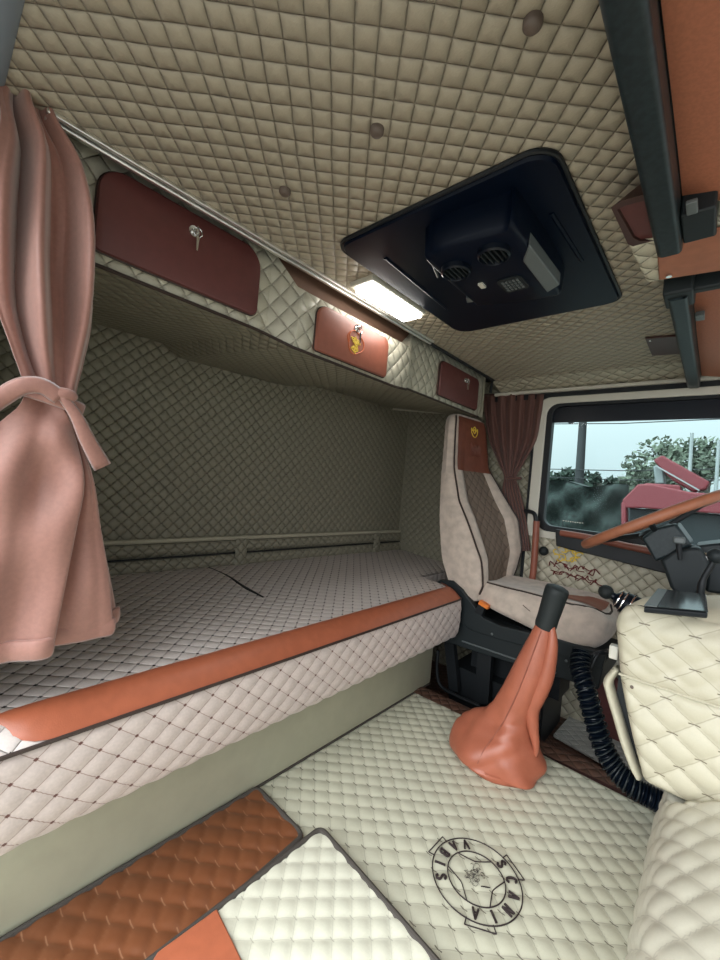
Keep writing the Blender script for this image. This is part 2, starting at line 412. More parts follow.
# ------------------------------------------------------------------ setting: ceiling (slopes down to the driver door)
def ceil_z(y): return lerp([(-.2, CE), (2.08, CE), (2.2, 1.53), (2.24, 1.515)], y)
def ceilfn(a, b):
    x, y = -.948+1.85*a, -.2+2.30*b
    return (x, y, ceil_z(y))
V, F = S_grid(ceilfn, 30, 123)
struct(link('ceiling', V, [f[::-1] for f in F], 'ceil', uv=[(v[0], v[1]) for v in V], sharp=0))
struct(G().add(*S_box((-1.85, -.2, 1.60), (.9, 2.32, 1.64))).go('ceiling_shell', 'black'))
V, F = S_grid(lambda a, b: (-.97+1.85*a, 2.095+.16*b, ceil_z(2.095+.16*b)), 40, 8)
struct(link('trim_11', V, [f[::-1] for f in F], 'doorq', uv=[(v[0], v[1]) for v in V], sharp=0))
for i, (u, v) in enumerate(((533, 21), (377, 129), (285, 190))):
    p = U(u, v, 'z', CE); r_ = .0125
    R = [[(p[0]+q*math.cos(a), p[1]+q*math.sin(a), z) for a in np.linspace(0, 2*PI, 20, endpoint=False)] for q, z in ((r_, CE+.004), (r_, CE-.006), (r_*.75, CE-.010), (r_*.25, CE-.0115))]
    tag(G().add(*S_loft(R)).go('ceiling_button', 'button'),
        ('round brown button in the ceiling padding nearest the black overhead bar', 'round brown button in the ceiling padding, the middle of three in a row', 'round brown button in the ceiling padding nearest the metal rail')[i], 'button', 'buttons in the ceiling padding')
g = G().add(*S_tube([(x, .018, 1.575) for x in np.linspace(-.98, .8, 12)], .045, 16)); g.add(*S_box((-1.0, -.2, 1.50), (.8, .0, 1.56)))
struct(g.go('trim_9', 'hdr'))
struct(G().add(*S_box((-1.02, -.02, .0), (-.93, .045, 1.6))).go('trim_10', 'hdr', bevel=.012))
# white strip above the driver door
struct(G().add(*S_box((-1.0, 2.205, 1.500), (.8, 2.25, 1.517))).go('trim_4', 'white', bevel=.003))
struct(G().add(*S_box((-1.0, 2.225, 1.470), (.8, 2.26, 1.502))).go('trim_5', 'black'))

# ------------------------------------------------------------------ driver door
def dplane(x, z): return (x, YW-.03, z)
door = struct(G().add(*S_frame(rrect(-.757, .728, .85, 1.476, [.02, .02, .07, .07], 6), rrect(-.705, .765, .83, 1.440, [.05, .05, .06, .06], 6), dplane, (0, .06, 0))).go('door_1', 'white', bevel=.005))
G().add(*S_frame(rrect(-.708, .762, .832, 1.443, .055, 6), rrect(-.676, .795, .80, 1.425, .045, 6), lambda x, z: (x, YW-.022, z), (0, .045, 0))).go('window_seal', 'black', door, bevel=.003)
V, F, UV = wallgrid((-.757, YW-.012), (.85, YW-.012), -.16, .775, 30, 20)
link('door_card', V, F, 'doorq', door, uv=UV)
G().add(*S_box((-.68, YW+.0, 1.345), (.82, YW+.02, 1.43))).go('sun_visor_band', 'gloss', door)
G().add(*S_box((-.772, YW-.02, .30), (-.757, YW+.03, 1.46))).go('door_gap_strip', 'black', door)  # solid black strip stands in for the shaded gap at the door edge
win = struct(G().add(*S_grid(lambda a, b: (-.69+1.5*a, YW+.012, .78+.65*b), 1, 1)).go('window_1', 'glass'))
g = G()   # tiny etched marks in the corner of the pane
q = U(563, 521, 'y', YW+.009)
for i in range(9): g.add(*S_box((q[0]+i*.011, YW+.008, q[2]-.002*(i % 2)), (q[0]+i*.011+.006, YW+.0095, q[2]+.004)))
g.go('etched_mark', 'white', win)
# black capping with the brown pull bar
ds = door
P = [U(u, v, 'y', 2.20) for u, v in ((555, 529), (556, 546), (610, 559), (662, 575))]
g = G(); g.add(*S_prism([P[0], (-.35, 2.2, .765), (.6, 2.2, .735), (.6, 2.2, .645), P[3]*0+np.array((-.16, 2.2, .660)), P[1]], (0, .04, 0)))
g.go('capping', 'black', ds, bevel=.005)
V, F = S_tube(catmull([(-.575, 2.19, .770), (-.45, 2.178, .768), (-.3, 2.175, .755), (-.1, 2.178, .742), (.1, 2.19, .73)], 5), .016, 10)
G().add(V, F).go('pull_bar', 'burg2', ds)
# embroidery on the door card, knob
em = door
def d3(x, z): return (x, YW-.0150, z)
rnd = random.Random(5); polys = []
c0 = U(568, 556, 'y', YW-.014)
for i in range(13):
    cx, cz = c0[0]+rnd.uniform(-.055, .06), c0[2]+rnd.uniform(-.025, .03); s = rnd.uniform(.012, .022); t0 = rnd.uniform(0, 6)
    polys.append([(cx+s*math.cos(t0+k*.8), cz+.8*s*math.sin(t0+k*.8)) for k in range(5)])
stitches('embroidered_crest', polys, d3, .003, 'yellow', em, 'yellow thread')
polys = []
for j in range(2):
    for i in range(6):
        x = c0[0]-.09+i*.038+j*.02; z = c0[2]-.055-.045*j+.006*math.sin(i*2)
        j1 = lambda q: rnd.uniform(-q, q)
        polys.append([(x+j1(.01), z-.012+j1(.008)), (x+.012+j1(.01), z+.010+j1(.01)), (x+.03+j1(.012), z+.004+j1(.012)), (x+.046+j1(.01), z-.008+j1(.012))])
        polys.append([(x+j1(.02), z+j1(.02)), (x+.02+j1(.01), z+j1(.02)), (x+.03+j1(.02), z+j1(.02))])
stitches('embroidered_script', polys, d3, .0026, 'redthread', em, 'maroon thread')
p = U(544, 551, 'y', 2.22)
kn = G().add(*S_sphere((p[0], 2.215, p[2]), .024, sc=(1, .8, 1))); kn.add(*S_tube([(p[0], 2.21, p[2]), (p[0], 2.245, p[2])], .011, 10))
kn.go('lock_knob', 'knob', door)
# grab handle
gh = thing('grab_handle', 'grab handle with black bent top and brown wrapped shaft on the driver door pillar', 'handle', (-.69, 2.2, .4))
G().add(*S_tube(catmull([(-.775, 2.235, .855), (-.752, 2.19, .86), (-.705, 2.17, .85), (-.69, 2.168, .80)], 6), .011, 10)).go('bracket', 'black', gh)
G().add(*S_tube(catmull([(-.69, 2.168, .815), (-.684, 2.168, .6), (-.688, 2.17, .42)], 5), .0165, 12)).go('shaft', 'burg2', gh)
G().add(*S_tube([(-.688, 2.17, .43), (-.70, 2.235, .38)], .010, 8)).go('foot', 'black', gh)

# ------------------------------------------------------------------ bunk
bb = thing('bunk', 'olive beige bunk box carrying the mattress along the rear wall', 'bunk', (-1.3, 1, 0))
g = G().add(*S_prism([(-.965, .07, 0), (-.965, 1.70, 0), (-.985, 1.74, 0), (-1.65, 1.74, 0), (-1.70, .07, 0)], (0, 0, .235)))
g.go('front_panel', 'olive', bb, bevel=.006)
G().add(*S_box((-.967, .08, .0), (-.960, 1.70, .006))).go('skirting', 'edge', bb)
mt = thing('mattress', 'quilted beige bunk mattress with orange leather front bolster', 'mattress', (-1.3, 1, .24))
MY0, MY1 = .07, 1.80
def endc(y):      # rounds the front corner at the far end
    t = max(0, (y-(MY1-.055))/.055); return .055*(1-math.sqrt(max(0, 1-t*t)))
# front face profile, arc-length v from the bottom
FP = [(-.915, .238), (-.885, .245), (-.872, .28), (-.868, .34), (-.870, .395), (-.876, .424)]
FPs = catmull([(*p, 0) for p in FP], 8); cum = [0]
for a, b in zip(FPs, FPs[1:]): cum.append(cum[-1]+float(np.linalg.norm(b-a)))
def fprof(v):
    for i in range(len(cum)-1):
        if v <= cum[i+1]+1e-9:
            t = (v-cum[i])/(cum[i+1]-cum[i]); p = FPs[i]+(FPs[i+1]-FPs[i])*t; d_ = FPs[i+1]-FPs[i]; d_ = d_/np.linalg.norm(d_); return p, (d_[1], -d_[0])
def ffn(u, v):
    p, n = fprof(min(v, cum[-1])); y = MY0+u
    return (p[0]-endc(y), y, p[1]), (n[0], 0, n[1])
V, F, UV = quilted(ffn, MY1-MY0, cum[-1], .067, .054, .0055, res=.0065, fade=.01)
link('front_border', V, F, 'matf', mt, uv=UV, sharp=0)
def mtop(x):       # crown of the mattress top
    t = (-.95-x)/.75; return .458+.034*min(1, max(0, t))
V, F = S_grid(lambda a, b: (-.945+(RW(MY0+(MY1-MY0)*a)+.012+.945)*b-endc(MY0+(MY1-MY0)*a)*(1-b)*.9, MY0+(MY1-MY0)*a, mtop(-.945-.8*b)+.004*math.sin(9*a)*math.sin(7*b)), 60, 30)
g = G().add(V, F, [(v[1], v[0]) for v in V])
V, F = S_grid(lambda a, b: (-1.14+(RW(MY1+.44*a)+.012+1.14)*b, MY1+.44*a, mtop(-1.15-.58*b)), 10, 10); g.add(V, F, [(v[1], v[0]) for v in V])
g.add(*S_box((-1.63, MY1-.02, .25), (-1.14, 2.24, .455)))
g.add(*S_prism([(-.96, MY1-.035, .25), (-1.0, MY1-.01, .25), (-1.15, MY1, .25), (-1.15, MY0+.4, .25), (-.97, MY0+.4, .25)], (0, 0, .205)))
V, F = S_grid(lambda a, b: (-.874-.075*b-endc(MY0+(MY1-MY0)*a), MY0+(MY1-MY0)*a, .421+.032*math.sin(b*PI*.5)), 60, 6); g.add(V, F, [(v[1], v[0]) for v in V])
g.go('top_cover', 'matt', mt)
V, F = S_grid(lambda a, b: (lambda y, q: (-.872-.082*(1-q)-.082*b*q-endc(y), y, .424+.034*(1-q)+(.040*math.sin(b*PI*.56))*q))(.112+(MY1-.112)*a, math.sqrt(max(0, 1-(1-min(1, a*(MY1-.112)/.10))**2))), 60, 10)
V2 = []
for v in V: V2.append(v)
g = G().add(V2, F); g.go('bolster', 'orange', mt, label='orange leather bolster')
ys = np.linspace(MY0, MY1, 60)
G().add(*S_tube([(-.869-endc(y), y, .424) for y in ys], .0045, 6)).go('piping', 'piping', mt)
a, b = U(203, 566, 'z', .486), U(263, 598, 'z', .475)
tag(G().add(*S_tube(catmull([a+(0, 0, .004), a*.6+b*.4+np.array((0, .012, .004)), a*.3+b*.7+np.array((0, .0, .004)), b+(0, 0, .004)], 6), [.003+.0035*math.sin(PI*i/18) for i in range(19)], 6)).go('strap', 'black'),
    'thin black strap lying across the mattress top', 'strap')

# ------------------------------------------------------------------ overhead cabinet
cb = thing('overhead_cabinet', 'quilted cream overhead cabinet with three locked brown doors above the bunk', 'cabinet', (-1.3, 1, 1.33))
PATH = [(.07, -1.0, 1.355, 1.598), (.60, -1.0, 1.352, 1.598), (.645, -.995, 1.348, 1.598), (.70, -.925, 1.312, 1.488), (.75, -.92, 1.310, 1.484), (1.18, -.92, 1.310, 1.484), (1.26, -.925, 1.318, 1.488), (1.36, -.995, 1.35, 1.598), (1.42, -1.0, 1.352, 1.598), (2.05, -1.0, 1.352, 1.598), (2.075, -1.02, 1.355, 1.598)]
rows = []; arc = 0
for i, p in enumerate(PATH):
    if i: arc += math.dist(PATH[i-1][:2], p[:2])
    rows.append((arc, *p))
V = []; UV = []; F = []
nz = 6
for (s, y, x, zb, zt) in rows:
    for j in range(nz+1):
        t = j/nz; z = zb+(zt-zb)*t; V.append((x-.012*(abs(2*t-1)**6), y, z)); UV.append((s, z))
for i in range(len(rows)-1):
    for j in range(nz): a = i*(nz+1)+j; F.append((a, a+nz+1, a+nz+2, a+1))
g = G().add(V, F, UV)
V = []; UV = []; F = []
for (s, y, x, zb, zt) in rows:           # ledge on top of the middle bay
    V += [(x-.012, y, zt), (-1.06, y, zt+.002)]; UV += [(s, 0), (s, .06)]
for i in range(len(rows)-1): F.append((2*i, 2*i+2, 2*i+3, 2*i+1))
g.add(V, F, UV)
g.add(*S_prism([(-1.0, 2.075, 1.355), (-1.0, 2.075, 1.598), (-1.66, 2.075, 1.598), (-1.66, 2.075, 1.43)], (0, .004, 0)))
g.go('front_cover', 'cabq', cb)
V = []; UV = []; F = []
for (s, y, x, zb, zt) in rows:
    for j in range(9):
        t = j/8; xx = (x-.012)+(RW(y)-x+.012)*t; V.append((xx, y, zb+.085*t)); UV.append((s, xx))
for i in range(len(rows)-1):
    for j in range(8): a = i*9+j; F.append((a, a+1, a+10, a+9))
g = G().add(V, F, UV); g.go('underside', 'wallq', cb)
G().add(*S_tube([(x-.010, y, zb) for (s, y, x, zb, zt) in rows], .0045, 6)).go('piping', 'piping', cb)
G().add(*S_prism([(-1.02, .655, 1.49), (-1.02, .655, 1.598), (-1.02, 1.345, 1.598), (-1.02, 1.345, 1.49)], (.018, 0, 0))).go('shelf_back', 'shelfb', cb)
def cab_door(x, y0, y1, z0, z1, rad, mat, lab, lock, crest=False):
    t3 = lambda y, z: (x, y, z)
    ring = rrect(y0, z0, y1, z1, rad, 7)
    dr = G().add(*S_loft([[(xx, y+(yc_-y)*k, z+(zc_-z)*k) for y, z in ring] for xx, k in ((x-.004, 0), (x+.008, 0), (x+.012, .012), (x+.0135, .04)) for yc_, zc_ in (((y0+y1)/2, (z0+z1)/2),)])).go('door', mat, cb, label=lab)
    G().add(*S_tube([(x+.002, y, z) for y, z in ring], .003, 6, closed=True)).go('edge_piping', 'piping', dr)
    ly, lz = lock; lx = x+.0135
    gl_ = G()
    for q, o in ((.013, .002), (.0075, .006)): gl_.add(*S_loft([[(lx+e, ly+q*math.cos(a), lz+q*math.sin(a)) for a in np.linspace(0, 2*PI, 20, endpoint=False)] for e in (0, o)]))
    gl_.go('lock', 'chrome', dr)
    k_ = G(); k_.add(*S_tube([(lx+.012, ly+.004+.011*math.cos(a), lz-.004+.011*math.sin(a)) for a in np.linspace(0, 2*PI, 20, endpoint=False)], .0012, 6, closed=True))
    k_.add(*S_box((lx+.006, ly-.001, lz-.006), (lx+.02, ly+.001, lz+.006)))
    k_.add(*S_prism([(lx+.012, ly+.001, lz-.014), (lx+.012, ly+.009, lz-.014), (lx+.012, ly+.007, lz-.048), (lx+.012, ly+.003, lz-.048)], (.002, 0, 0)))
    k_.go('key', 'chrome', dr)
    if crest:
        cy, cz = crest; rr2 = random.Random(9)
        P3 = lambda y, z: (lx+.001, y, z)
        stitches('crest_outline', [[(cy+.036*math.cos(a)*(1+.1*math.cos(3*a)), cz+.036*math.sin(a)*(1+.1*math.cos(3*a))) for a in np.linspace(0, 2*PI, 24)], [(cy-.03, cz+.028), (cy-.04, cz+.01), (cy-.03, cz-.016)]], P3, .0014, 'orangethread', dr, 'orange thread outline')
        stitches('crest', [[(cy+rr2.uniform(-.014, .014)+s_*math.cos(t0+k*.8), cz+rr2.uniform(-.012, .012)*.5+o_+s_*math.sin(t0+k*.8)) for k in range(4)] for s_, t0, o_ in [(rr2.uniform(.004, .011), rr2.uniform(0, 6), rr2.uniform(-.024, .018)) for _ in range(20)]], P3, .0018, 'yellow', dr, 'yellow thread')
cab_door(-.995, .213, .605, 1.376, 1.556, [.012, .02, .055, .05], 'burg', 'large burgundy leather door at the curtain end', (.412, 1.512))
cab_door(-.918, .760, 1.098, 1.320, 1.458, [.01, .012, .03, .035], 'burg2', 'red brown leather door with a yellow crest under the lamp', (.925, 1.437), (.925, 1.390))
cab_door(-.995, 1.585, 1.975, 1.372, 1.535, [.012, .015, .03, .03], 'burg', 'small burgundy leather door above the driver seat', (1.82, 1.495))

# metal rail at the ceiling edge and the lamp
rl = thing('curtain_rail', 'shiny metal curtain rail along the ceiling edge above the cabinet', 'rail', (-.93, 1, 1.54))
G().add(*S_box((-.952, .115, 1.546), (-.940, 1.42, 1.561))).go('track', 'alu', rl, bevel=.003)
G().add(*S_box((-.936, .115, 1.551), (-.926, 1.42, 1.560))).go('track', 'alu', rl, bevel=.002)
G().add(*S_tube([(-.950, y, 1.552) for y in (1.40, 1.8, 2.06)]+[(-.965, 2.085, 1.54), (-.97, 2.09, 1.49)], .007, 8)).go('seal', 'black', rl)
lp = thing('ceiling_lamp', 'lit white strip lamp on the ceiling edge beside the black roof hatch', 'lamp', (-.85, 1, 1.53))
G().add(*S_box((-.895, .865, 1.545), (-.80, 1.155, 1.562))).go('housing', 'white', lp, bevel=.004)
G().add(*S_box((-.888, .885, 1.532), (-.808, 1.145, 1.547))).go('diffuser', 'lamp', lp, bevel=.005, label='glowing white diffuser')

# ------------------------------------------------------------------ roof hatch and cooler
ht = thing('roof_hatch', 'glossy black rounded roof hatch panel in the quilted ceiling', 'hatch', (-.515, 1.03, 1.54))
ring = rrect(-.782, .695, -.252, 1.372, [.045, .05, .04, .05], 7)
R = [[(x+(-.517-x)*k, y+(1.03-y)*k, z) for x, y in ring] for k, z in ((0, CE+.002), (0, CE-.008), (.012, CE-.013), (.06, CE-.0135), (.5, CE-.014))]
G().add(*S_loft(R)).go('panel', 'hatch', ht)
G().add(*S_tube([(x*1.0+(-.517-x)*-.01, y+(1.03-y)*-.01, CE-.004) for x, y in ring], .005, 8, closed=True)).go('rim_seal', 'black', ht)
for pts in (((-.30, .86), (-.292, 1.08)), ((-.70, .80), (-.715, 1.15))):
    (x0, y0), (x1, y1) = pts; G().add(*S_tube([(x0, y0, CE-.012), (x1, y1, CE-.012)], .006, 8)).go('ridge', 'hatch', ht)
ac = thing('roof_air_cooler', 'dark air cooler unit with two round vents hanging from the roof hatch', 'air cooler', (-.43, .93, 1.46))
OUT = [(-.545, .79), (-.53, .757), (-.48, .745), (-.36, .757), (-.335, .775), (-.335, 1.05), (-.365, 1.09), (-.53, 1.05), (-.545, 1.02)]
Q = [(p[0], p[1]) for p in catmull([(*p, 0) for p in OUT], 4, closed=True)]
cc = np.mean(np.array(Q), 0)
R = [[(cc[0]+(x-cc[0])*k, cc[1]+(y-cc[1])*k, z) for x, y in Q] for k, z in ((1.04, CE-.012), (1.03, 1.52), (1.02, 1.485), (.99, 1.476), (.95, 1.473))]
G().add(*S_loft(R)).go('housing', 'hatch', ac)
G().add(*S_prism([U(529, 245, 'z', 1.473), U(523, 262, 'z', 1.468), U(547, 293, 'z', 1.468), U(560, 285, 'z', 1.473)], (0, 0, .03))).go('side_panel', 'greyp', ac, bevel=.003, label='grey side panel')
for u, v in ((456, 270), (494, 253)):
    c = U(u, v, 'z', 1.470); rr_ = .031
    vt = G().add(*S_loft([[(c[0]+q*math.cos(a), c[1]+q*math.sin(a), z) for a in np.linspace(0, 2*PI, 28, endpoint=False)] for q, z in ((rr_*1.15, 1.476), (rr_*1.12, 1.462), (rr_, 1.459), (rr_*.9, 1.470), (.001, 1.471))], cap=False)).go('vent', 'gloss', ac)
    gb = G()
    for k in range(-2, 3):
        w = math.sqrt(max(0, (rr_*.9)**2-(k*.011)**2)); gb.add(*S_box((c[0]+k*.011-.0015, c[1]-w, 1.4605), (c[0]+k*.011+.0015, c[1]+w, 1.469)))
    gb.go('louvre', 'blackg', vt)
c = U(513, 284, 'z', 1.472)
pn = G().add(*S_prism([(c[0]+x, c[1]+y, 1.474) for x, y in rrect(-.03, -.035, .03, .035, .012)], (0, 0, -.004))).go('button_panel', 'blackg', ac)
gb = G()
for i in range(5):
    for j in range(4): gb.add(*S_box((c[0]-.02+i*.009, c[1]-.024+j*.013, 1.4675), (c[0]-.015+i*.009, c[1]-.016+j*.013, 1.470)))
gb.go('buttons', 'greyp', pn)
a = U(482, 285, 'z', 1.472)
G().add(*S_box((a[0]-.006, a[1]-.012, 1.468), (a[0]+.006, a[1]+.012, 1.474))).go('sticker', 'white', ac)
G().add(*S_prism([U(466, 298, 'z', 1.478), U(467, 303, 'z', 1.478), U(487, 299, 'z', 1.478), U(485, 297, 'z', 1.478)], (0, 0, .01))).go('front_grille', 'greyp', ac)
G().add(*S_tube([U(430, 258, 'z', 1.485), U(438, 277, 'z', 1.485)], .003, 6)).go('trim_line', 'greyp', ac)

# ------------------------------------------------------------------ overhead front shelf
def over(name, lab, y0, y1, ylast, mat_tan):
    t = thing(name, lab, 'overhead shelf', (-.1, y0, 1.47))
    ring = rrect(-.128, 1.464, -.086, 1.555, [.012, .008, .004, .004])
    R = [[(x, y, z) for x, z in ring] for y in np.linspace(y0, y1, 8)]
    R.append([(x*.98-.002, y1+.006, 1.47+(z-1.464)*.9) for x, z in ring])
    G().add(*S_loft([q[::-1] for q in R])).go('front_lip', 'bar', t)
    G().add(*S_tube([(-.094, y, 1.469) for y in (y0, y1)], .004, 6)).go('lip_bead', 'blackg', t)
    V, F = S_grid(lambda a, b: (-.084+.60*a, y0+(ylast-y0)*b, 1.515-.018*math.sin(PI*min(1, a*2.5))+.004*math.sin(b*9)), 24, 20)
    g = G().add(V, F); g.go('leather_underside', mat_tan, t)
    g = G().add(*S_box((-.086, y0, 1.52), (.52, ylast, 1.555))); g.go('body', 'black', t)
    return t
t = over('overhead_shelf', 'black overhead shelf lip with tan leather underside nearest the camera', -.15, 1.005, .93, 'pelmet')
g = G().add(*S_box((-.085, .90, 1.478), (-.035, 1.0, 1.53))); g.go('end_bracket', 'blackg', t, bevel=.004)
c = U(692, 207, 'z', 1.476); G().add(*S_box((c[0]-.008, c[1]-.018, 1.472), (c[0]+.008, c[1]+.018, 1.480))).go('screw_plate', 'greyp', t, bevel=.002)
t = over('overhead_shelf', 'black overhead shelf lip with tan leather underside above the driver door', 1.235, 2.19, 2.19, 'pelmet')
g = G().add(*S_box((-.135, 1.205, 1.47), (-.075, 1.30, 1.556))); g.add(*S_box((-.08, 1.22, 1.475), (.4, 1.245, 1.55))); g.go('end_bracket', 'blackg', t, bevel=.006)
c = U(700, 317, 'z', 1.49); G().add(*S_box((c[0]-.010, c[1]-.02, 1.486), (c[0]+.010, c[1]+.02, 1.50))).go('screw_plate', 'greyp', t, bevel=.002)
# centre box between the two shelves
ob_ = thing('overhead_console', 'quilted cream overhead box with tan leather bottom between the two black shelves', 'overhead console', (-.05, 1.1, 1.49))
bt = [np.array(p) for p in ((-.178, .985, 1.495), (-.166, 1.178, 1.495), (.4, 1.20, 1.495), (.4, .985, 1.495))]
Vp, Fp = S_prism(bt, (0, 0, .062))
G().add(Vp, Fp, [(v[0]+v[2], v[1]) for v in Vp]).go('box', 'boxq', ob_, bevel=.010)
pl_ = [np.array((-.128, .99, 1.492)), U(659, 278, 'z', 1.492), U(720, 268.5, 'z', 1.492), np.array((.38, 1.195, 1.488)), np.array((.38, .99, 1.488))]
G().add(*S_prism(pl_, (0, 0, -.006))).go('leather_panel', 'tan', ob_, bevel=.003)
c = U(669, 276.5, 'z', 1.48); G().add(*S_loft([[(c[0]+.006*math.cos(a), c[1]+.006*math.sin(a), z) for a in np.linspace(0, 2*PI, 12, endpoint=False)] for z in (1.484, 1.479)])).go('stud', 'chrome', ob_)
# framed pocket
pk = thing('overhead_pocket', 'small red brown pocket flap with dark frame hanging from the ceiling by the shelf', 'pocket', (-.15, .9, 1.5))
ol = [U(u, v, 'z', 1.50) for u, v in ((611, 206), (622, 199), (655, 190), (668, 243), (638, 247), (628, 243))]
il = [U(u, v, 'z', 1.50) for u, v in ((617, 208), (626, 204), (656, 196), (668, 238), (640, 240), (633, 236))]
co = [tuple(p[:2]) for p in ol]; ci = [tuple(p[:2]) for p in il]
G().add(*S_frame(co, ci, lambda x, y: (x, y, 1.497), (.032, .050, .058))).go('frame', 'dkbrown', pk, bevel=.003)
G().add(*S_prism([(x, y, 1.502) for x, y in ci], (.028, .045, .05))).go('flap', 'burg', pk)
# ceiling plate
pts = [U(u, v, 'z', 1.551) for u, v in ((645, 339), (652, 356), (700, 353), (696, 335))]
cp = thing('ceiling_plate', 'dark brown leather plate on the ceiling beside the far overhead shelf', 'plate', (-.16, 1.7, 1.55))
G().add(*S_prism(pts, (0, 0, .008))).go('panel', 'dkbrown', cp, bevel=.002)
c = U(650, 341, 'z', 1.55); G().add(*S_sphere((c[0], c[1], 1.551), .005, 10, 6, (1, 1, .5))).go('screw', 'chrome', cp)

# ------------------------------------------------------------------ curtains
def curtain_mesh(rows, nseg=6, nrow=6):
    """rows: lists of 3D control points across the cloth, top to bottom"""
    R = [catmull(r_, nseg) for r_ in rows]; k = len(R[0])
    cols = [catmull([r_[i] for r_ in R], nrow) for i in range(k)]
    n = len(cols[0]); V = [cols[i][j] for j in range(n) for i in range(k)]
    F = [(j*k+i, j*k+i+1, (j+1)*k+i+1, (j+1)*k+i) for j in range(n-1) for i in range(k-1)]
    return V, F, k, n
# each row: height, left y, right y, fold depth, kind; across: s 0..1 with (dx) folds
CX = -.945
def crow(z, y0, y1, dep, ph, panel, sa, sb):
    """soft vertical folds (panel=0) turning into three overlapping panels (panel=1); sa, sb: where the first two panels end"""
    out = []; n = 26
    q = [0, .12, .25, .37, .5, .62, .74, .85, .94, 1.0]
    ps = [sa*t for t in q]+[sa-.035*panel, sa-.02*panel, sa+(sb-sa)*.15, sa+(sb-sa)*.35, sa+(sb-sa)*.55, sa+(sb-sa)*.75, sa+(sb-sa)*.9, sb]+[sb-.04*panel, sb-.03*panel, sb+(1-sb)*.15, sb+(1-sb)*.3, sb+(1-sb)*.5, sb+(1-sb)*.7, sb+(1-sb)*.9, 1]
    pd = [.1, .5, .9, 1.05, .8, .75, 1.0, 1.25, 1.3, 1.1]+[.2, -.1, .0, .25, .4, .3, .25, .0]+[-.9, -1.2, -1.3, -1.3, -1.45, -1.6, -1.8, -2.0]
    for i in range(n):
        s0 = i/(n-1); s = s0*(1-panel)+ps[i]*panel
        fold = .75*math.sin(s0*15.5+ph)+.35*math.sin(s0*26+2.1+ph*1.6)+.25*math.sin(s0*9+z*14)
        wa_ = .16+.55*math.exp(-((z-.98)/.09)**2); wr = wa_*(math.sin(s*7-z*34)+.5*math.sin(s*12+z*26))
        out.append(np.array((CX+dep*(fold*(1-panel)+(pd[i]+wr)*panel), y0+(y1-y0)*s, z)))
    return out
lc = thing('bunk_curtain', 'dusty pink curtain tied with a bow strap hanging at the left of the bunk', 'curtain', (CX, .2, .57))
def yz(u, v): p = U(u, v, 'x', CX); return p[1], p[2]
rows = []
for (ul, ur, v, dep, ph, pan, sa, sb) in ((4, 42, 70, .012, 0, 0, .5, .8), (-6, 58, 108, .024, .3, 0, .5, .8), (-4, 84, 150, .034, .6, 0, .5, .8), (-14, 96, 205, .042, .8, 0, .5, .8), (-16, 97, 262, .044, 1.0, 0, .5, .8), (-10, 95, 310, .038, 1.2, .0, .5, .8), (8, 86, 355, .024, 1.3, .05, .6, .9), (22, 77, 390, .012, 1.4, .3, .8, .93), (18, 82, 410, .016, 1.5, .6, .88, .95), (-8, 89, 438, .022, 1.5, .9, .88, .96), (-34, 96, 480, .028, 1, 1, .83, .955), (-46, 106, 530, .031, 1, 1, .72, .945), (-56, 116, 585, .033, 1, 1, .61, .93), (-60, 126, 640, .035, 1, 1, .50, .90)):
    y0, z0 = yz(ul, v); y1, z1 = yz(ur, v); zc = (z0+z1)/2
    if v == 640: zc = .572
    rows.append(crow(zc, y0, y1, dep, ph, pan, sa, sb))
V, F, k, n = curtain_mesh(rows, 5, 6)
cl = link('cloth', V, F, 'curt', lc, sharp=0)
md = cl.modifiers.new('solid', 'SOLIDIFY'); md.thickness = .003
hb = [V[(n-1)*k+i] for i in range(k)]
gh_ = G(); R = []
for i in range(k):
    t_ = hb[min(i+1, k-1)]-hb[max(i-1, 0)]; t_[2] = 0; t_ /= np.linalg.norm(t_)+1e-9; nn = np.cross(t_, (0, 0, 1))
    R.append([hb[i]+nn*.006*math.cos(a)+np.array((0, 0, .017+.020*math.sin(a))) for a in np.linspace(0, 2*PI, 8, endpoint=False)])
gh_.add(*S_loft(R)); gh_.go('hem', 'curt', lc, sharp=0)
# tie band
yt0, zt = yz(20, 395); yt1, _ = yz(80, 395)
cy = (yt0+yt1)/2; hw = (yt1-yt0)/2
def band(P, w, t=.004):
    P = [np.array(p, float) for p in P]; R = []
    for i in range(len(P)):
        T = P[min(i+1, len(P)-1)]-P[max(i-1, 0)]; T /= np.linalg.norm(T)+1e-9
        out_ = np.array((1., 0, 0)); side = np.cross(T, out_); side /= np.linalg.norm(side)+1e-9
        ww = w[i] if isinstance(w, (list, tuple)) else w
        R.append([P[i]+side*a*ww/2+out_*b*t for a, b in ((-1, -.3), (-.6, .8), (0, 1), (.6, .8), (1, -.3), (.6, -.8), (-.6, -.8))])
    return S_loft(R)
g = G()
pts = []
for a in np.linspace(-.25*PI, 1.25*PI, 20): pts.append((CX+.034*math.sin(a), cy+(hw+.008)*math.cos(a), zt+.012*math.cos(a)*-1))
g.add(*band(pts, .026)); g.go('tie_band', 'curt', lc, sharp=0)
XB = CX+.03
def tp(u, v, o=0): p = U(u, v, 'x', XB+o); return tuple(p)
g = G().add(*band(catmull([tp(-14, 408), tp(4, 396), tp(22, 386, .01), tp(42, 386, .012), tp(60, 397, .012)], 5), .03)); g.go('tie_strap', 'curt', lc, sharp=0)
g = G().add(*band(catmull([tp(62, 396, .012), tp(76, 415, .012), tp(88, 440, .01), tp(103, 467, .0)], 5), [.016+.018*i/15 for i in range(16)])); g.go('tie_end', 'curt', lc, sharp=0)
g = G().add(*S_sphere(tp(64, 395, .006), .017, 16, 10, (.7, 1.3, .8))); g.go('tie_knot', 'curt', lc)
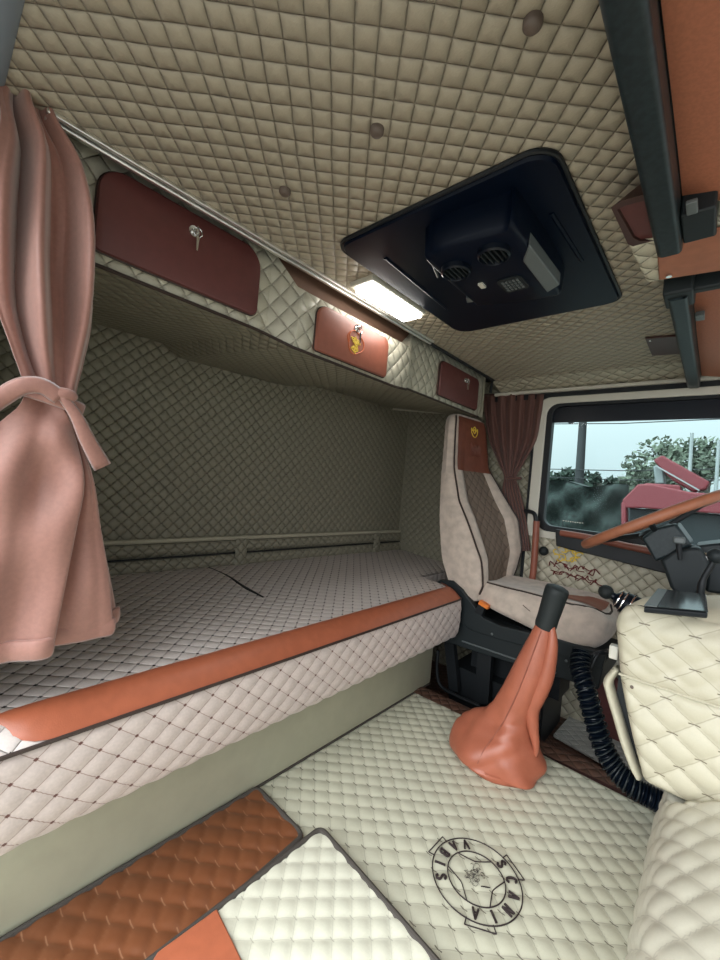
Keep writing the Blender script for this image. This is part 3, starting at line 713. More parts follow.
a = U(23, 72, 'x', CX); g = G().add(*S_tube([a+(0, 0, -.02), a+(.0, 0, .03), (a[0], a[1], 1.58)], .006, 8)); g.go('hook', 'chrome', lc)
# driver side curtain
rc = thing('door_curtain', 'dark brown curtain gathered at its middle beside the driver window', 'curtain', (-.86, 2.19, .6))
def dc(u, v, y): return U(u, v, 'y', y)
rows = []
for (ul, ur, v, dep, ctr) in ((483, 544, 394, .012, 0), (485, 541, 415, .014, 0), (489, 536, 440, .014, 0), (498, 524, 462, .011, 0), (504, 516, 477, .006, 0), (502, 520, 492, .010, 0), (508, 526, 520, .013, 0), (517, 530, 551, .013, 0)):
    rr_ = []; N_ = 25
    for i in range(N_):
        s = i/(N_-1); rr_.append(dc(ul+(ur-ul)*s, v, 2.222+dep*.8*math.sin(s*38+.5*math.sin(v))+.006*math.sin(s*11)))
    rows.append(rr_)
V, F, k, n = curtain_mesh(rows, 4, 6)
cl = link('cloth', V, F, 'curt2', rc, sharp=0); md = cl.modifiers.new('solid', 'SOLIDIFY'); md.thickness = .003
c = dc(510, 478, 2.165); g = G().add(*S_tube([(c[0]+.036*math.cos(a), 2.218+.020*math.sin(a), c[2]+.004*math.cos(a)) for a in np.linspace(0, 2*PI, 20, endpoint=False)], .008, 8, closed=True)); g.go('tie_band', 'curt2', rc)

# ------------------------------------------------------------------ driver seat
st = thing('driver_seat', 'cream suede driver seat with brown headrest and dark quilted centre', 'seat', (-.65, 2.0, -.15))
YC = 2.008
xN = [(.40, -.84), (.49, -.81), (.616, -.835), (.748, -.905), (.887, -.985), (1.05, -1.025), (1.3, -1.035), (1.36, -1.06)]
xF = [(.40, -.84), (.5, -.80), (.647, -.775), (.806, -.805), (.934, -.89), (1.07, -.975), (1.33, -1.015), (1.36, -1.045)]
xR = [(.40, -.96), (.46, -.98), (.58, -1.03), (.78, -1.065), (1.03, -1.095), (1.3, -1.10), (1.36, -1.09)]
hwT = [(.40, .18), (.5, .20), (.66, .21), (.8, .206), (.95, .188), (1.07, .174), (1.2, .172), (1.29, .17), (1.325, .158), (1.345, .12)]
dish = [(.4, .01), (.55, .035), (.8, .04), (.95, .025), (1.1, .006), (1.36, .0)]
def seat_front(s, z):
    a = abs(s); t = min(1, max(0, (a-.38)/.30)); t = t*t*(3-2*t)
    x = lerp(xN, z)+(lerp(xF, z)-lerp(xN, z))*(s+1)/2+lerp(dish, z)*(t-.45)
    if a > .80:
        e = (a-.80)/.20; dd = min(.045, (x-lerp(xR, z))*.5); x -= dd*(1-math.sqrt(max(0, 1-e*e)))
    return np.array((x, YC+lerp(hwT, z)*s, z))
def seat_sec(z):
    P = [seat_front(s, z) for s in np.linspace(-1, 1, 41)]
    w = lerp(hwT, z); xr = lerp(xR, z)
    Rr = []
    for s in np.linspace(1, -1, 25)[1:-1]:
        e = max(0, (abs(s)-.8)/.2); xe = P[0][0] if s < 0 else P[-1][0]; xe = min(xe, xr+.03); Rr.append(np.array((xe+(xr-xe)*math.sqrt(max(0, 1-e*e)), YC+w*s, z)))
    return P+Rr
zs = list(np.linspace(.41, 1.29, 40))+[1.305, 1.318, 1.329, 1.337, 1.342]
R = [seat_sec(z) for z in zs]
top = R[-1]; cc = np.mean(top, 0); R.append([cc+(p-cc)*.8+np.array((0, 0, .004)) for p in top])
bk = G().add(*S_loft(R)).go('backrest', 'suede', st)
V, F = S_grid(lambda a, b: seat_front(-.50+1.0*a, .47+.575*b)+np.array((.004+.006*math.sin(PI*a)**.5, 0, 0)), 20, 40)
link('centre_panel', V, F, 'seatq', bk, uv=[((v[1]), v[2]) for v in V], label='dark brown quilted centre panel')
V, F = S_grid(lambda a, b: seat_front(-.80+1.72*a, 1.045+.287*b)+np.array((.004+.004*math.sin(PI*a)**.5*math.sin(PI*b)**.5, 0, 0)), 24, 20)
hd = link('headrest_panel', V, F, 'hbrown', bk, label='dark brown leather headrest panel')
G().add(*S_tube([seat_front(-.90, z)+np.array((.004, -.003, 0)) for z in np.linspace(.45, 1.328, 40)], .005, 6)).go('piping', 'piping', bk)
G().add(*S_tube([seat_front(.93, z)+np.array((.004, .003, 0)) for z in np.linspace(.45, 1.328, 40)], .004, 6)).go('piping', 'piping', bk)
def h3(y, z): s = (y-YC)/lerp(hwT, z); return seat_front(s, z)+np.array((.011, 0, 0))
cy_, cz_ = 2.02, 1.262
pol = [[(cy_-.03, cz_+.02), (cy_-.028, cz_-.005), (cy_-.01, cz_-.025), (cy_+.012, cz_-.025), (cy_+.03, cz_-.004), (cy_+.032, cz_+.02)], [(cy_-.015, cz_+.012), (cy_, cz_+.03), (cy_+.016, cz_+.012), (cy_, cz_-.008), (cy_-.015, cz_+.012)], [(cy_-.03, cz_+.018), (cy_-.012, cz_+.004), (cy_, cz_+.016), (cy_+.014, cz_+.004), (cy_+.034, cz_+.02)]]
stitches('crest', pol, h3, .0025, 'yellow', hd, 'yellow thread crest')
pol = [[(1.98+.012*i, 1.13), (1.986+.012*i, 1.20-.01*(i % 3)), (1.994+.012*i, 1.14)] for i in range(8)]
stitches('stitching', pol, h3, .0022, 'hbrown', hd)
# cushion
def cush(x):
    t = max(0, (x-(-.41))/.115); e = math.sqrt(max(0, 1-min(1, t)**2)) if t > 0 else 1
    zt = .512-.03*max(0, -x-.6); zm = .43; w = .20*(.60+.40*e) if t > 0 else lerp([(-.84, .16), (-.78, .185), (-.7, .198), (-.42, .20)], x)
    return w, zm+(zt-zm)*(e*.9+.1), zm-(zm-lerp([(-.84, .40), (-.6, .355), (-.42, .315), (-.27, .325)], x))*(e*.9+.1)
def cush_sec(x):
    w, zt, zb = cush(x); P = []
    for a in np.linspace(0, 2*PI, 48, endpoint=False):
        c, s = math.cos(a), math.sin(a); cx_ = math.copysign(abs(c)**.45, c); sx = math.copysign(abs(s)**.55, s)
        zmid = (zt+zb)/2; z = zmid+(zt-zb)/2*sx
        if s > 0: z += .012*math.exp(-((abs(cx_)-.72)/.2)**2)-.008*(1-abs(cx_))
        P.append(np.array((x+.02*(1-cx_*cx_)*max(0, (x+.5)/.25), YC+w*cx_, z)))
    return P
xs = list(np.linspace(-.84, -.41, 16))+list(-.41+.115*np.sin(np.linspace(.1, PI/2, 12)))
cu = G().add(*S_loft([cush_sec(x) for x in xs])).go('cushion', 'suede', st)
def ctop(x, s):
    sec = cush_sec(x); w, zt, zb = cush(x); y = YC+w*s
    best = sorted((p for p in sec if p[2] > (zt+zb)/2), key=lambda p: abs(p[1]-y))[:2]
    (p, q) = best; d1, d2 = abs(p[1]-y), abs(q[1]-y); t = d1/(d1+d2+1e-9)
    r_ = p+(q-p)*t; return np.array((r_[0], y, r_[2]))
V, F = S_grid(lambda a, b: ctop(-.54+.205*a, -.30-.28*a+(.15+.95*a)*b)+np.array((0, 0, .004)), 14, 16)
link('cushion_insert', V, F, 'burg2', cu, label='red brown leather insert')
G().add(*S_tube([ctop(x, -.80) for x in np.linspace(-.80, -.42, 24)]+[ctop(x, y_) for x, y_ in ((-.38, -.74), (-.345, -.60), (-.325, -.40), (-.318, -.1), (-.318, .2), (-.33, .5))], .0045, 6)).go('piping', 'piping', cu)
G().add(*S_tube([U(u, v, 'y', 1.812) for u, v in ((523, 605), (530, 611), (538, 616), (545, 619))], .003, 6)).go('seam', 'piping', cu)
# frame below
fr_ = G()
side = [U(u, v, 'y', 1.805) for u, v in ((428, 587), (440, 580), (452, 581), (462, 590), (474, 606), (483, 618), (500, 626), (560, 640), (606, 654), (602, 670), (560, 655), (500, 640), (470, 630), (450, 612), (440, 600), (430, 598))]
fr_.add(*S_prism(side, (0, .035, 0)))
side2 = [U(u, v, 'y', 1.815) for u, v in ((440, 600), (470, 620), (540, 645), (604, 664), (598, 690), (540, 672), (470, 650), (440, 640))]
fr_.add(*S_prism(side2, (0, .38, 0)))
frame = fr_.go('frame', 'blackg', st, bevel=.004)
g = G()
for (u0, v0, u1, v1, w) in ((444, 640, 449, 692, 9), (478, 645, 474, 704, 14), (516, 655, 512, 722, 26)):
    g.add(*S_prism([U(u0, v0, 'y', 1.83), U(u0+w, v0, 'y', 1.83), U(u1+w, v1, 'y', 1.83), U(u1, v1, 'y', 1.83)], (0, .03, 0)))
g.add(*S_tube(catmull([U(438, 650, 'y', 1.79), U(437, 672, 'y', 1.79), U(441, 686, 'y', 1.79), U(455, 695, 'y', 1.79), U(480, 706, 'y', 1.79)], 5), .008, 8))
g.add(*S_box((-.95, 1.88, -.15), (-.50, 2.18, .05))); g.add(*S_box((-.88, 1.95, .05), (-.46, 2.12, .32)))
g.go('pedestal', 'black', st)
g = G()
g.add(*S_tube([U(462, 641, 'y', 1.812), U(556, 673, 'y', 1.812)], .004, 6))
g.go('slider_rail', 'greyp', st)
for u, v in ((492, 634), (566, 661)):
    p = U(u, v, 'y', 1.804); G().add(*S_sphere(tuple(p), .006, 10, 6)).go('bolt', 'greyp', st)
bc = [U(u, v, 'y', 1.80) for u, v in ((479, 602), (485, 605), (482, 616), (474, 612))]
bu_ = G().add(*S_prism(bc, (0, .028, 0))).go('belt_buckle', 'black', st, bevel=.003)
bc = [U(u, v, 'y', 1.798) for u, v in ((479.5, 600.5), (488.5, 606), (487, 609.5), (478, 604))]
G().add(*S_prism(bc, (0, .026, 0))).go('release_button', 'orangep', bu_)
# floor mat in the footwell and kick panel
tag(G().add(*S_prism([U(553, 737, 'z', -.148), U(578, 708, 'z', -.148), (-.05, 2.22, -.148), (-.05, 1.93, -.148), U(640, 787, 'z', -.148)], (0, 0, .012))).go('footwell_mat', 'greyq', bevel=.003), 'grey quilted rubber mat in the driver footwell behind the corrugated hose', 'floor mat')
tag(G().add(*S_prism([U(592, 668, 'y', 2.2), U(640, 690, 'y', 2.2), U(640, 800, 'y', 2.2)*1, U(610, 745, 'y', 2.2), U(600, 705, 'y', 2.2)], (0, .02, 0))).go('kick_panel', 'burg', bevel=.003), 'dark red brown kick panel low on the driver door behind the hose', 'panel')
tag(G().add(*S_prism([U(585, 655, 'y', 2.19), U(625, 640, 'y', 2.19), U(645, 680, 'y', 2.19), U(600, 672, 'y', 2.19)], (0, .02, 0))).go('door_sill_plate', 'white', bevel=.003), 'pale sill plate between the seat frame and the console', 'sill plate')

# ------------------------------------------------------------------ gear lever with boot
gl = thing('gear_lever', 'tan leather gear lever boot with black grip on the quilted floor', 'gear lever', (-.55, 1.45, 0))
rings = [(546, 623, 9), (541, 638, 12), (535, 656, 15.5), (528, 675, 18), (520, 694, 19), (513, 708, 20), (508, 718, 24), (502, 728, 34), (496, 740, 44), (495, 752, 46), (496, 766, 43)]
R = []; K = 72; YB = 1.44
for i, (u, v, w) in enumerate(rings):
    c = U(u, v, 'y', YB); e = U(u+w, v, 'y', YB); rad = abs(e[0]-c[0])
    if i >= 9: rad *= 1.0
    t = i/(len(rings)-1); ring = []
    for j in range(K):
        a = 2*PI*j/K
        fold = 1+(.05*t*math.sin(3*a+i*.9)+.07*t*t*math.sin(6*a-i*1.5)+.02*math.sin(2*a+i))*(1 if i < 10 else .35)
        x, y, z = c[0]+rad*fold*math.cos(a), c[1]+rad*.95*fold*math.sin(a), c[2]+.02*t*math.sin(3*a+1.5+i*.4)*(1 if i < 9 else .3)
        ring.append(np.array((x, y, max(z, .012))))
    R.append(ring)
z_ = R[-1]; c = np.mean(z_, 0)
R.append([np.array((c[0]+(p[0]-c[0])*1.02, c[1]+(p[1]-c[1])*1.02, .022)) for p in z_]); R.append([np.array((c[0]+(p[0]-c[0])*1.0, c[1]+(p[1]-c[1])*1.0, .0)) for p in z_])
R2 = []
for j in range(K):
    colm = catmull([ring[j] for ring in R], 5); R2.append(colm)
R = [[R2[j][i] for j in range(K)] for i in range(len(R2[0]))]
nr = len(R)
for i in range(nr):
    tt = i/(nr-1); am = max(0, min(1, (tt-.42)/.2))*max(0, min(1, (.90-tt)/.12)); am2 = max(0, 1-abs(tt-.52)/.16)
    c = np.mean(R[i], 0)
    for j in range(K):
        a = 2*PI*j/K
        cr = -.09*am*(1-abs(math.sin(1.5*a+tt*11+.6))**.5)-.05*am*(1-abs(math.sin(2.5*a-tt*16))**.6)-.10*am2*(1-abs(math.sin(a*.5+tt*34+.4*math.sin(3*a)))**.6)+.06*am
        R[i][j] = c+(R[i][j]-c)*np.array((1+cr, 1+cr, 1))
bt_ = G().add(*S_loft([r_[::-1] for r_ in R])).go('boot', 'boot', gl, sharp=0)
# hanging fold of leather down the right side
P = [U(u, v, 'y', YB-.012) for u, v in ((552, 626), (552, 645), (547, 672), (540, 690), (532, 708), (533, 728), (536, 750), (530, 768))]
V, F = S_tube(catmull(P, 5), [.006+.021*math.sin(PI*min(1, i/35*1.05+.05)) for i in range(36)], 12)
G().add(V, F).go('boot_fold', 'boot', bt_, sharp=0)
G().add(*S_tube([R[i*5+2][K//4*3] + np.array((0, -.001, 0)) for i in range(9)], .0022, 5)).go('boot_seam', 'burg2', bt_)
a, b = U(546, 624, 'y', YB), U(557, 590, 'y', YB)
G().add(*S_tube([a+(a-b)*.1, a, a+(b-a)*.06, a+(b-a)*.2, a+(b-a)*.9, b, b+(b-a)*.06, b+(b-a)*.10], [.032, .034, .034, .0335, .037, .037, .034, .022], 20)).go('grip', 'knob', gl)

# ------------------------------------------------------------------ corrugated hose
P = [U(u, v, 'y', y) for u, v, y in ((582, 652, 1.70), (580, 668, 1.66), (586, 690, 1.62), (594, 718, 1.60), (603, 746, 1.58), (615, 768, 1.56), (630, 784, 1.54), (650, 797, 1.54), (680, 812, 1.56))]
Q = catmull(P, 40)
rad = [.024+.009*abs(math.sin(i*.56)) for i in range(len(Q))]
hs = thing('corrugated_hose', 'black corrugated hose curving from the seat frame to under the console', 'hose', tuple(Q[-1]))
G().add(*S_tube(Q, rad, 18)).go('hose', 'gloss', hs)
g = G()
for i in range(12, len(Q)-60, 11):
    t_ = Q[i+1]-Q[i-1]; t_ /= np.linalg.norm(t_); u_ = np.cross(t_, (0, 0, 1)); u_ /= np.linalg.norm(u_); w_ = np.cross(u_, t_)
    g.add(*S_tube([Q[i]+.0335*(math.cos(a)*u_+math.sin(a)*w_)+t_*.012*math.cos(a) for a in np.linspace(0, 2*PI, 20, endpoint=False)], .0026, 5, closed=True))
g.go('coil', 'blackg', hs)
g = G()
for o in range(3): g.add(*S_tube(catmull([U(585+o*3, 668, 'y', 1.70), U(592+o*3, 655, 'y', 1.72), U(606, 650+o*2, 'y', 1.72), U(617, 651, 'y', 1.50)], 6), .004, 6))
w_ = tag(g.go('cable', 'black'), 'thin black cables looping from the hose top towards the white plug', 'cable')
p = U(614, 652, 'y', 1.43); tag(G().add(*S_box((p[0]-.012, 1.42, p[2]-.02), (p[0]+.012, 1.45, p[2]+.02))).go('plug', 'white', bevel=.004), 'small white plug at the left edge of the quilted console', 'plug')

# ------------------------------------------------------------------ console
cs = thing('console', 'cream quilted console box with a flat device on top', 'console', (.05, 1.5, .2))
CY = 1.36
# outline of the face (x, z) from the rear edge
def face_x0(z): return lerp([(.20, -.098), (.30, -.128), (.45, -.170), (.60, -.192), (.665, -.196)], z)
CXR = .60
def cfn_low(u, v):
    z = .205+v; x0 = face_x0(z)-.0; x = x0+u*(CXR-x0)/.80
    bulge = .012*math.sin(PI*min(1, v/.26))
    e = min(1, u/.03); return (x, CY-bulge+.02*(1-math.sqrt(max(0, 1-(1-e)**2))), z-.04*max(0, .12-(x+.1))*0), (0, -1, 0)
V, F, UV = quilted(cfn_low, .80, .262, .108, .080, .013, res=.007, fade=.012)
g = G().add(V, F, UV)
g.go('lower_panel', 'conq', cs, sharp=0)
def cfn_up(u, v):
    # rises up the face then rolls over onto the top
    L1 = .125
    if v < L1: z, yo = .470+v, 0.0; ny, nz = -1, 0
    else:
        a = min(1, (v-L1)/.14)*PI/2; z, yo = .470+L1+.098*math.sin(a), .090*(1-math.cos(a)); ny, nz = -math.cos(a), math.sin(a)
        if v > L1+.14: yo += (v-L1-.14); z += .007*min(1, (v-L1-.14)/.06)
    x0 = face_x0(min(.665, z)); x0 += .75*yo
    x = x0+u*(CXR-x0)/.80; e = min(1, u/.035); o = .022*(1-math.sqrt(max(0, 1-(1-e)**2)))
    return (x, CY-.006+yo+o*(-ny), z-o*nz), (0, ny, nz)
V, F, UV = quilted(lambda u, v: cfn_up(u, v), .80, .195, .082, .060, .008, uo=.041, vo=.01, res=.007, fade=.012)
g = G().add(V, F, UV); g.go('upper_panel', 'conq', cs, sharp=0)
V, F = S_grid(lambda a, b: (lambda r_: r_[0])(cfn_up(.80*a, .195+.36*b)), 40, 30)
V = [np.array(v)+np.array((0, 0, .0025*math.sin(v[0]*60)*math.sin(v[1]*40))) for v in V]
link('top_cover', V, F, 'conq', cs, uv=[(.3*0+.02, .03)]*len(V), sharp=0)
g = G().add(*S_prism([(face_x0(z)+.012, CY+.015, z) for z in (.205, .3, .45, .59)]+[(CXR, CY+.015, .59), (CXR, CY+.015, .205)], (0, .20, 0))); g.go('body', 'black', cs)
V, F = S_tube([(face_x0(.468)+u*(CXR-face_x0(.468)), CY-.008, .468) for u in np.linspace(0, 1, 12)], .0035, 6); G().add(V, F).go('seam', 'cream', cs)
p = U(632, 687, 'y', CY-.012); G().add(*S_sphere((p[0], CY-.012, p[2]), .005, 10, 6)).go('stud', 'button', cs)
# curved padded side strip with dark gap
ctr = catmull([U(u, v, 'y', 1.40) for u, v in ((617, 668), (609, 680), (611, 692), (618, 715), (626, 742), (634, 764), (639, 775))], 6)
R = []
for i, p in enumerate(ctr):
    w = .014*(1-.35*abs(2*i/(len(ctr)-1)-1)**3); R.append([p+np.array((w*math.cos(a), .03*math.sin(a), 0)) for a in np.linspace(0, 2*PI, 14, endpoint=False)])
G().add(*S_loft([r_[::-1] for r_ in R])).go('side_pad', 'cream', cs, sharp=0)
G().add(*S_prism([U(u, v, 'y', 1.405) for u, v in ((619, 672), (626, 690), (640, 775), (634, 770), (616, 700))], (0, .03, 0))).go('gap', 'black', cs)
# device on the console
dv = thing('flat_device', 'flat black device with grey end strip lying on the console top', 'device', (-.06, 1.42, .715))
zt_ = .717
cor = [U(u, v, 'z', zt_) for u, v in ((644, 606), (658, 589), (706, 595), (708, 612))]
G().add(*S_prism([c-(0, 0, .016) for c in cor], (0, 0, .014))).go('case', 'black', dv, bevel=.004)
m0, m1 = cor[0]+(cor[3]-cor[0])*.2, cor[1]+(cor[2]-cor[1])*.2
G().add(*S_prism([cor[0], cor[1], m1, m0], (0, 0, .002))).go('end_strip', 'greyp', dv)
G().add(*S_prism([m0, m1, cor[2], cor[3]], (0, 0, .002))).go('screen', 'screen', dv)
hold = thing('device_holder', 'black device holder arm standing on the console behind the flat device', 'holder', tuple(U(705, 600, 'y', 1.55)))
P = [U(u, v, 'y', 1.60) for u, v in ((700, 596), (703, 580), (711, 566), (716, 556))]
G().add(*S_tube(catmull(P, 4), [.010]*4+[.008]*8+[.013], 10)).go('arm', 'black', hold)
G().add(*S_sphere(tuple(P[-1]), .022, 14, 8)).go('ball_joint', 'blackg', hold)
G().add(*S_box(tuple(P[0]-np.array((.02, .02, .035))), tuple(P[0]+np.array((.02, .02, -.008))))).go('clamp', 'black', hold, bevel=.004)

# lever with chrome rings (behind the console edge)
lv = thing('hand_brake_lever', 'black ball lever with chrome rings between the seat and the console', 'lever', tuple(U(630, 606, 'y', 1.75)))
a, b = U(606, 592, 'y', 1.75), U(634, 608, 'y', 1.75)
G().add(*S_sphere(tuple(a), .026, 18, 12)).go('knob', 'knob', lv)
ax = (b-a)/np.linalg.norm(b-a)
G().add(*S_tube([a, a+ax*.03, a+ax*.04, a+ax*.07, a+ax*.12, b+ax*.03], [.012, .014, .028, .042, .046, .04], 20)).go('body', 'gloss', lv)
for o, q in ((.046, .034), (.062, .041), (.084, .046)):
    n1 = np.cross(ax, (0, 0, 1)); n1 /= np.linalg.norm(n1); n2 = np.cross(ax, n1); c = a+ax*o
    G().add(*S_tube([c+q*(math.cos(t)*n1+math.sin(t)*n2) for t in np.linspace(0, 2*PI, 24, endpoint=False)], .003, 6, closed=True)).go('ring', 'chrome', lv)

# padded front hump at the lower right
hp = []
prof = catmull([(-.072, 0, -.005), (-.066, 0, .06), (-.054, 0, .13), (-.035, 0, .19), (.02, 0, .235), (.12, 0, .27), (.5, 0, .29)], 12)
cumh = [0]
for p, q in zip(prof, prof[1:]): cumh.append(cumh[-1]+float(np.linalg.norm(q-p)))
def hfn(u, v):
    i = next((i for i in range(len(cumh)-1) if u <= cumh[i+1]+1e-9), len(cumh)-2)
    t = (u-cumh[i])/(cumh[i+1]-cumh[i]); p = prof[i]+(prof[i+1]-prof[i])*t; d_ = prof[i+1]-prof[i]; d_ /= np.linalg.norm(d_)
    return (p[0], .02+v, p[2] if .02+v < 1.325 else min(p[2], .185)), (-d_[2], 0, d_[0])
V, F, UV = quilted(hfn, cumh[-1]-.001, 1.42, .085, .08, .008, res=.008, fade=0)
tag(link('padded_hump', V, [f[::-1] for f in F], 'humpq', uv=UV, sharp=0), 'cream quilted padded hump below the console at the lower right', 'padding')

# ------------------------------------------------------------------ steering wheel and column
sw = thing('steering_wheel', 'brown leather wrapped steering wheel seen edge on in front of the driver window', 'steering wheel', (-.2, 2.0, .8))
wa, wb = U(587, 544, 'y', 1.93), U(724, 494, 'y', 1.93)
wc = (wa+wb)/2; rad = np.linalg.norm(wb-wa)/2; e1 = (wb-wa)/np.linalg.norm(wb-wa); e2 = np.array((0, 1., 0))
# tilt the rim plane so it contains the line of sight within a degree or two
RM = [wc+rad*(math.cos(a)*e1)+.20*math.sin(a)*e2*1.0 for a in np.linspace(0, 2*PI, 64, endpoint=False)]
G().add(*S_tube(RM, .0185, 14, closed=True)).go('rim', 'tan', sw)
p = RM[26]; nrm = np.cross(e1, e2)
nrm = nrm if nrm[2] > 0 else -nrm
hub = wc-nrm*.05
for a in (.0, 2.1, 4.2):
    q = wc+rad*(math.cos(a+.6)*e1)+.20*math.sin(a+.6)*e2
    G().add(*S_tube(catmull([q, q*.5+hub*.5, hub], 4), .011, 8)).go('spoke', 'black', sw)
G().add(*S_tube([hub+nrm*.02, hub+nrm*.01, hub-nrm*.02], [.05, .06, .055], 20)).go('hub', 'black', sw)
co_ = thing('steering_column', 'black steering column shroud with instrument binnacle beside the console', 'steering column', (-.1, 1.85, .6))
low = [U(u, v, 'y', 1.83) for u, v in ((660, 560), (676, 549), (700, 547), (709, 563), (706, 590), (688, 600), (671, 590))]
g = G().add(*S_prism(low, (0, .16, 0))); g.go('shroud', 'blackg', co_, bevel=.012)
upb = [U(u, v, 'y', 1.86) for u, v in ((641, 538), (655, 528), (676, 523), (692, 545), (672, 556), (655, 562))]
g = G().add(*S_prism(upb, (0, .22, 0))); g.go('binnacle', 'bar', co_, bevel=.010)
P = [U(u, v, 'y', 1.79) for u, v in ((680, 560), (679, 549), (679, 542))]
sk = G().add(*S_tube(P, [.006, .008, .010], 10)).go('stalk', 'black', co_)
G().add(*S_box(tuple(P[2]-np.array((.017, .012, .006))), tuple(P[2]+np.array((.017, .012, .018))))).go('stalk_knob', 'greyp', sk, bevel=.006)
g = G().add(*S_prism([U(u, v, 'y', 1.9) for u, v in ((694, 546), (720, 543), (760, 560), (760, 600), (705, 592), (708, 562))], (0, .25, 0))); g.go('dash_edge', 'blackg', co_, bevel=.01)
c = U(708, 558, 'y', 1.885); G().add(*S_sphere(tuple(c), .02, 14, 8, (1, .5, 1))).go('switch', 'chrome', co_)

# ------------------------------------------------------------------ floor mats
def mat_thing(name, label, outline, z, mat, dx, dy, amp, patch=None):
    t = thing(name, label, 'floor mat', (float(np.mean([p[0] for p in outline])), float(np.mean([p[1] for p in outline])), z))
    x0, x1 = min(p[0] for p in outline), max(p[0] for p in outline); y0, y1 = min(p[1] for p in outline), max(p[1] for p in outline)
    # quilted sheet clipped to the outline by bilinear corners
    A, Bq, Cq, Dq = [np.array((*p, 0)) for p in outline]
    L, W = float(np.linalg.norm(Bq-A)), float(np.linalg.norm(Dq-A))
    def fn(u, v):
        s, q = u/L, v/W; p = A*(1-s)*(1-q)+Bq*s*(1-q)+Cq*s*q+Dq*(1-s)*q
        return (p[0], p[1], z+.006), (0, 0, 1)
    V, F, UV = quilted(fn, L, W, dx, dy, amp, res=.006, fade=.02)
    UV = [(v[0], v[1]) for v in V]
    V, F, _ = quilted(fn, L, W, dx, dy, 0, res=.006, fade=.02)
    V = [np.array(v)+np.array((0, 0, amp*pil(v[0], v[1], dx, dy))) for v in V]
    nrm = np.cross(Bq-A, Dq-A)[2]
    link('quilted_top', V, F if nrm > 0 else [f[::-1] for f in F], mat, t, uv=UV, sharp=0)
    e = []
    pts = [A, Bq, Cq, Dq]
    for i in range(4):
        p, q, n_ = pts[i], pts[(i+1) % 4], pts[i-1]
        dv_ = (q-p)/np.linalg.norm(q-p); dn = (n_-p)/np.linalg.norm(n_-p); rr_ = .022
        e += [(1-h_)**2*(p+dn*rr_)+2*h_*(1-h_)*p+h_*h_*(p+dv_*rr_) for h_ in np.linspace(0, 1, 7)]
    loop = [(x, y, z+.008) for x, y, _ in e]
    G().add(*S_tube(loop, .007, 8, closed=True)).go('binding', 'edge', t)
    G().add(*S_prism([(p[0], p[1], z) for p in pts], (0, 0, .004))).go('backing', 'edge', t)
    return t
def fz(u, v, z): p = U(u, v, 'z', z); return (p[0], p[1])
bm_ = mat_thing('brown_floor_mat', 'brown quilted floor mat along the bunk base', [(-.955, .09), (-.70, .09), fz(303, 838, .005), fz(257, 790, .005)], .003, 'brownq', .078, .062, .007)
cA = fz(321, 826, .03); cB = fz(440, 962, .03); cD = fz(150, 958, .03)
Bv = np.array(cB)-np.array(cA); Dv = np.array(cD)-np.array(cA); cB2 = tuple(np.array(cA)+Bv*1.5); cD2 = tuple(np.array(cA)+Dv*1.35); cC = tuple(np.array(cA)+Bv*1.5+Dv*1.35)
wm = mat_thing('cream_floor_mat', 'cream quilted floor mat with orange leather corner lying over the brown mat', [cD2, cC, cB2, cA], .016, 'matq', .054, .058, .006)
pt = [U(u, v, 'z', .036) for u, v in ((217, 907), (244, 962), (262, 1010), (120, 1010), (158, 950))]
G().add(*S_prism([(p[0], p[1], .024) for p in pt], (0, 0, .010))).go('corner_patch', 'orange', wm, bevel=.003, label='orange leather corner patch')

# ------------------------------------------------------------------ shell around the openings
struct(G().add(*S_box((.80, -.1, -.3), (.86, 2.3, .62))).go('wall_front', 'black'))
struct(G().add(*S_box((-1.0, -.2, -.3), (.86, -.12, -.02))).go('trim_6', 'black'))
struct(G().add(*S_box((-1.85, -.2, -.3), (.86, 2.3, -.17))).go('floor_pan', 'black'))

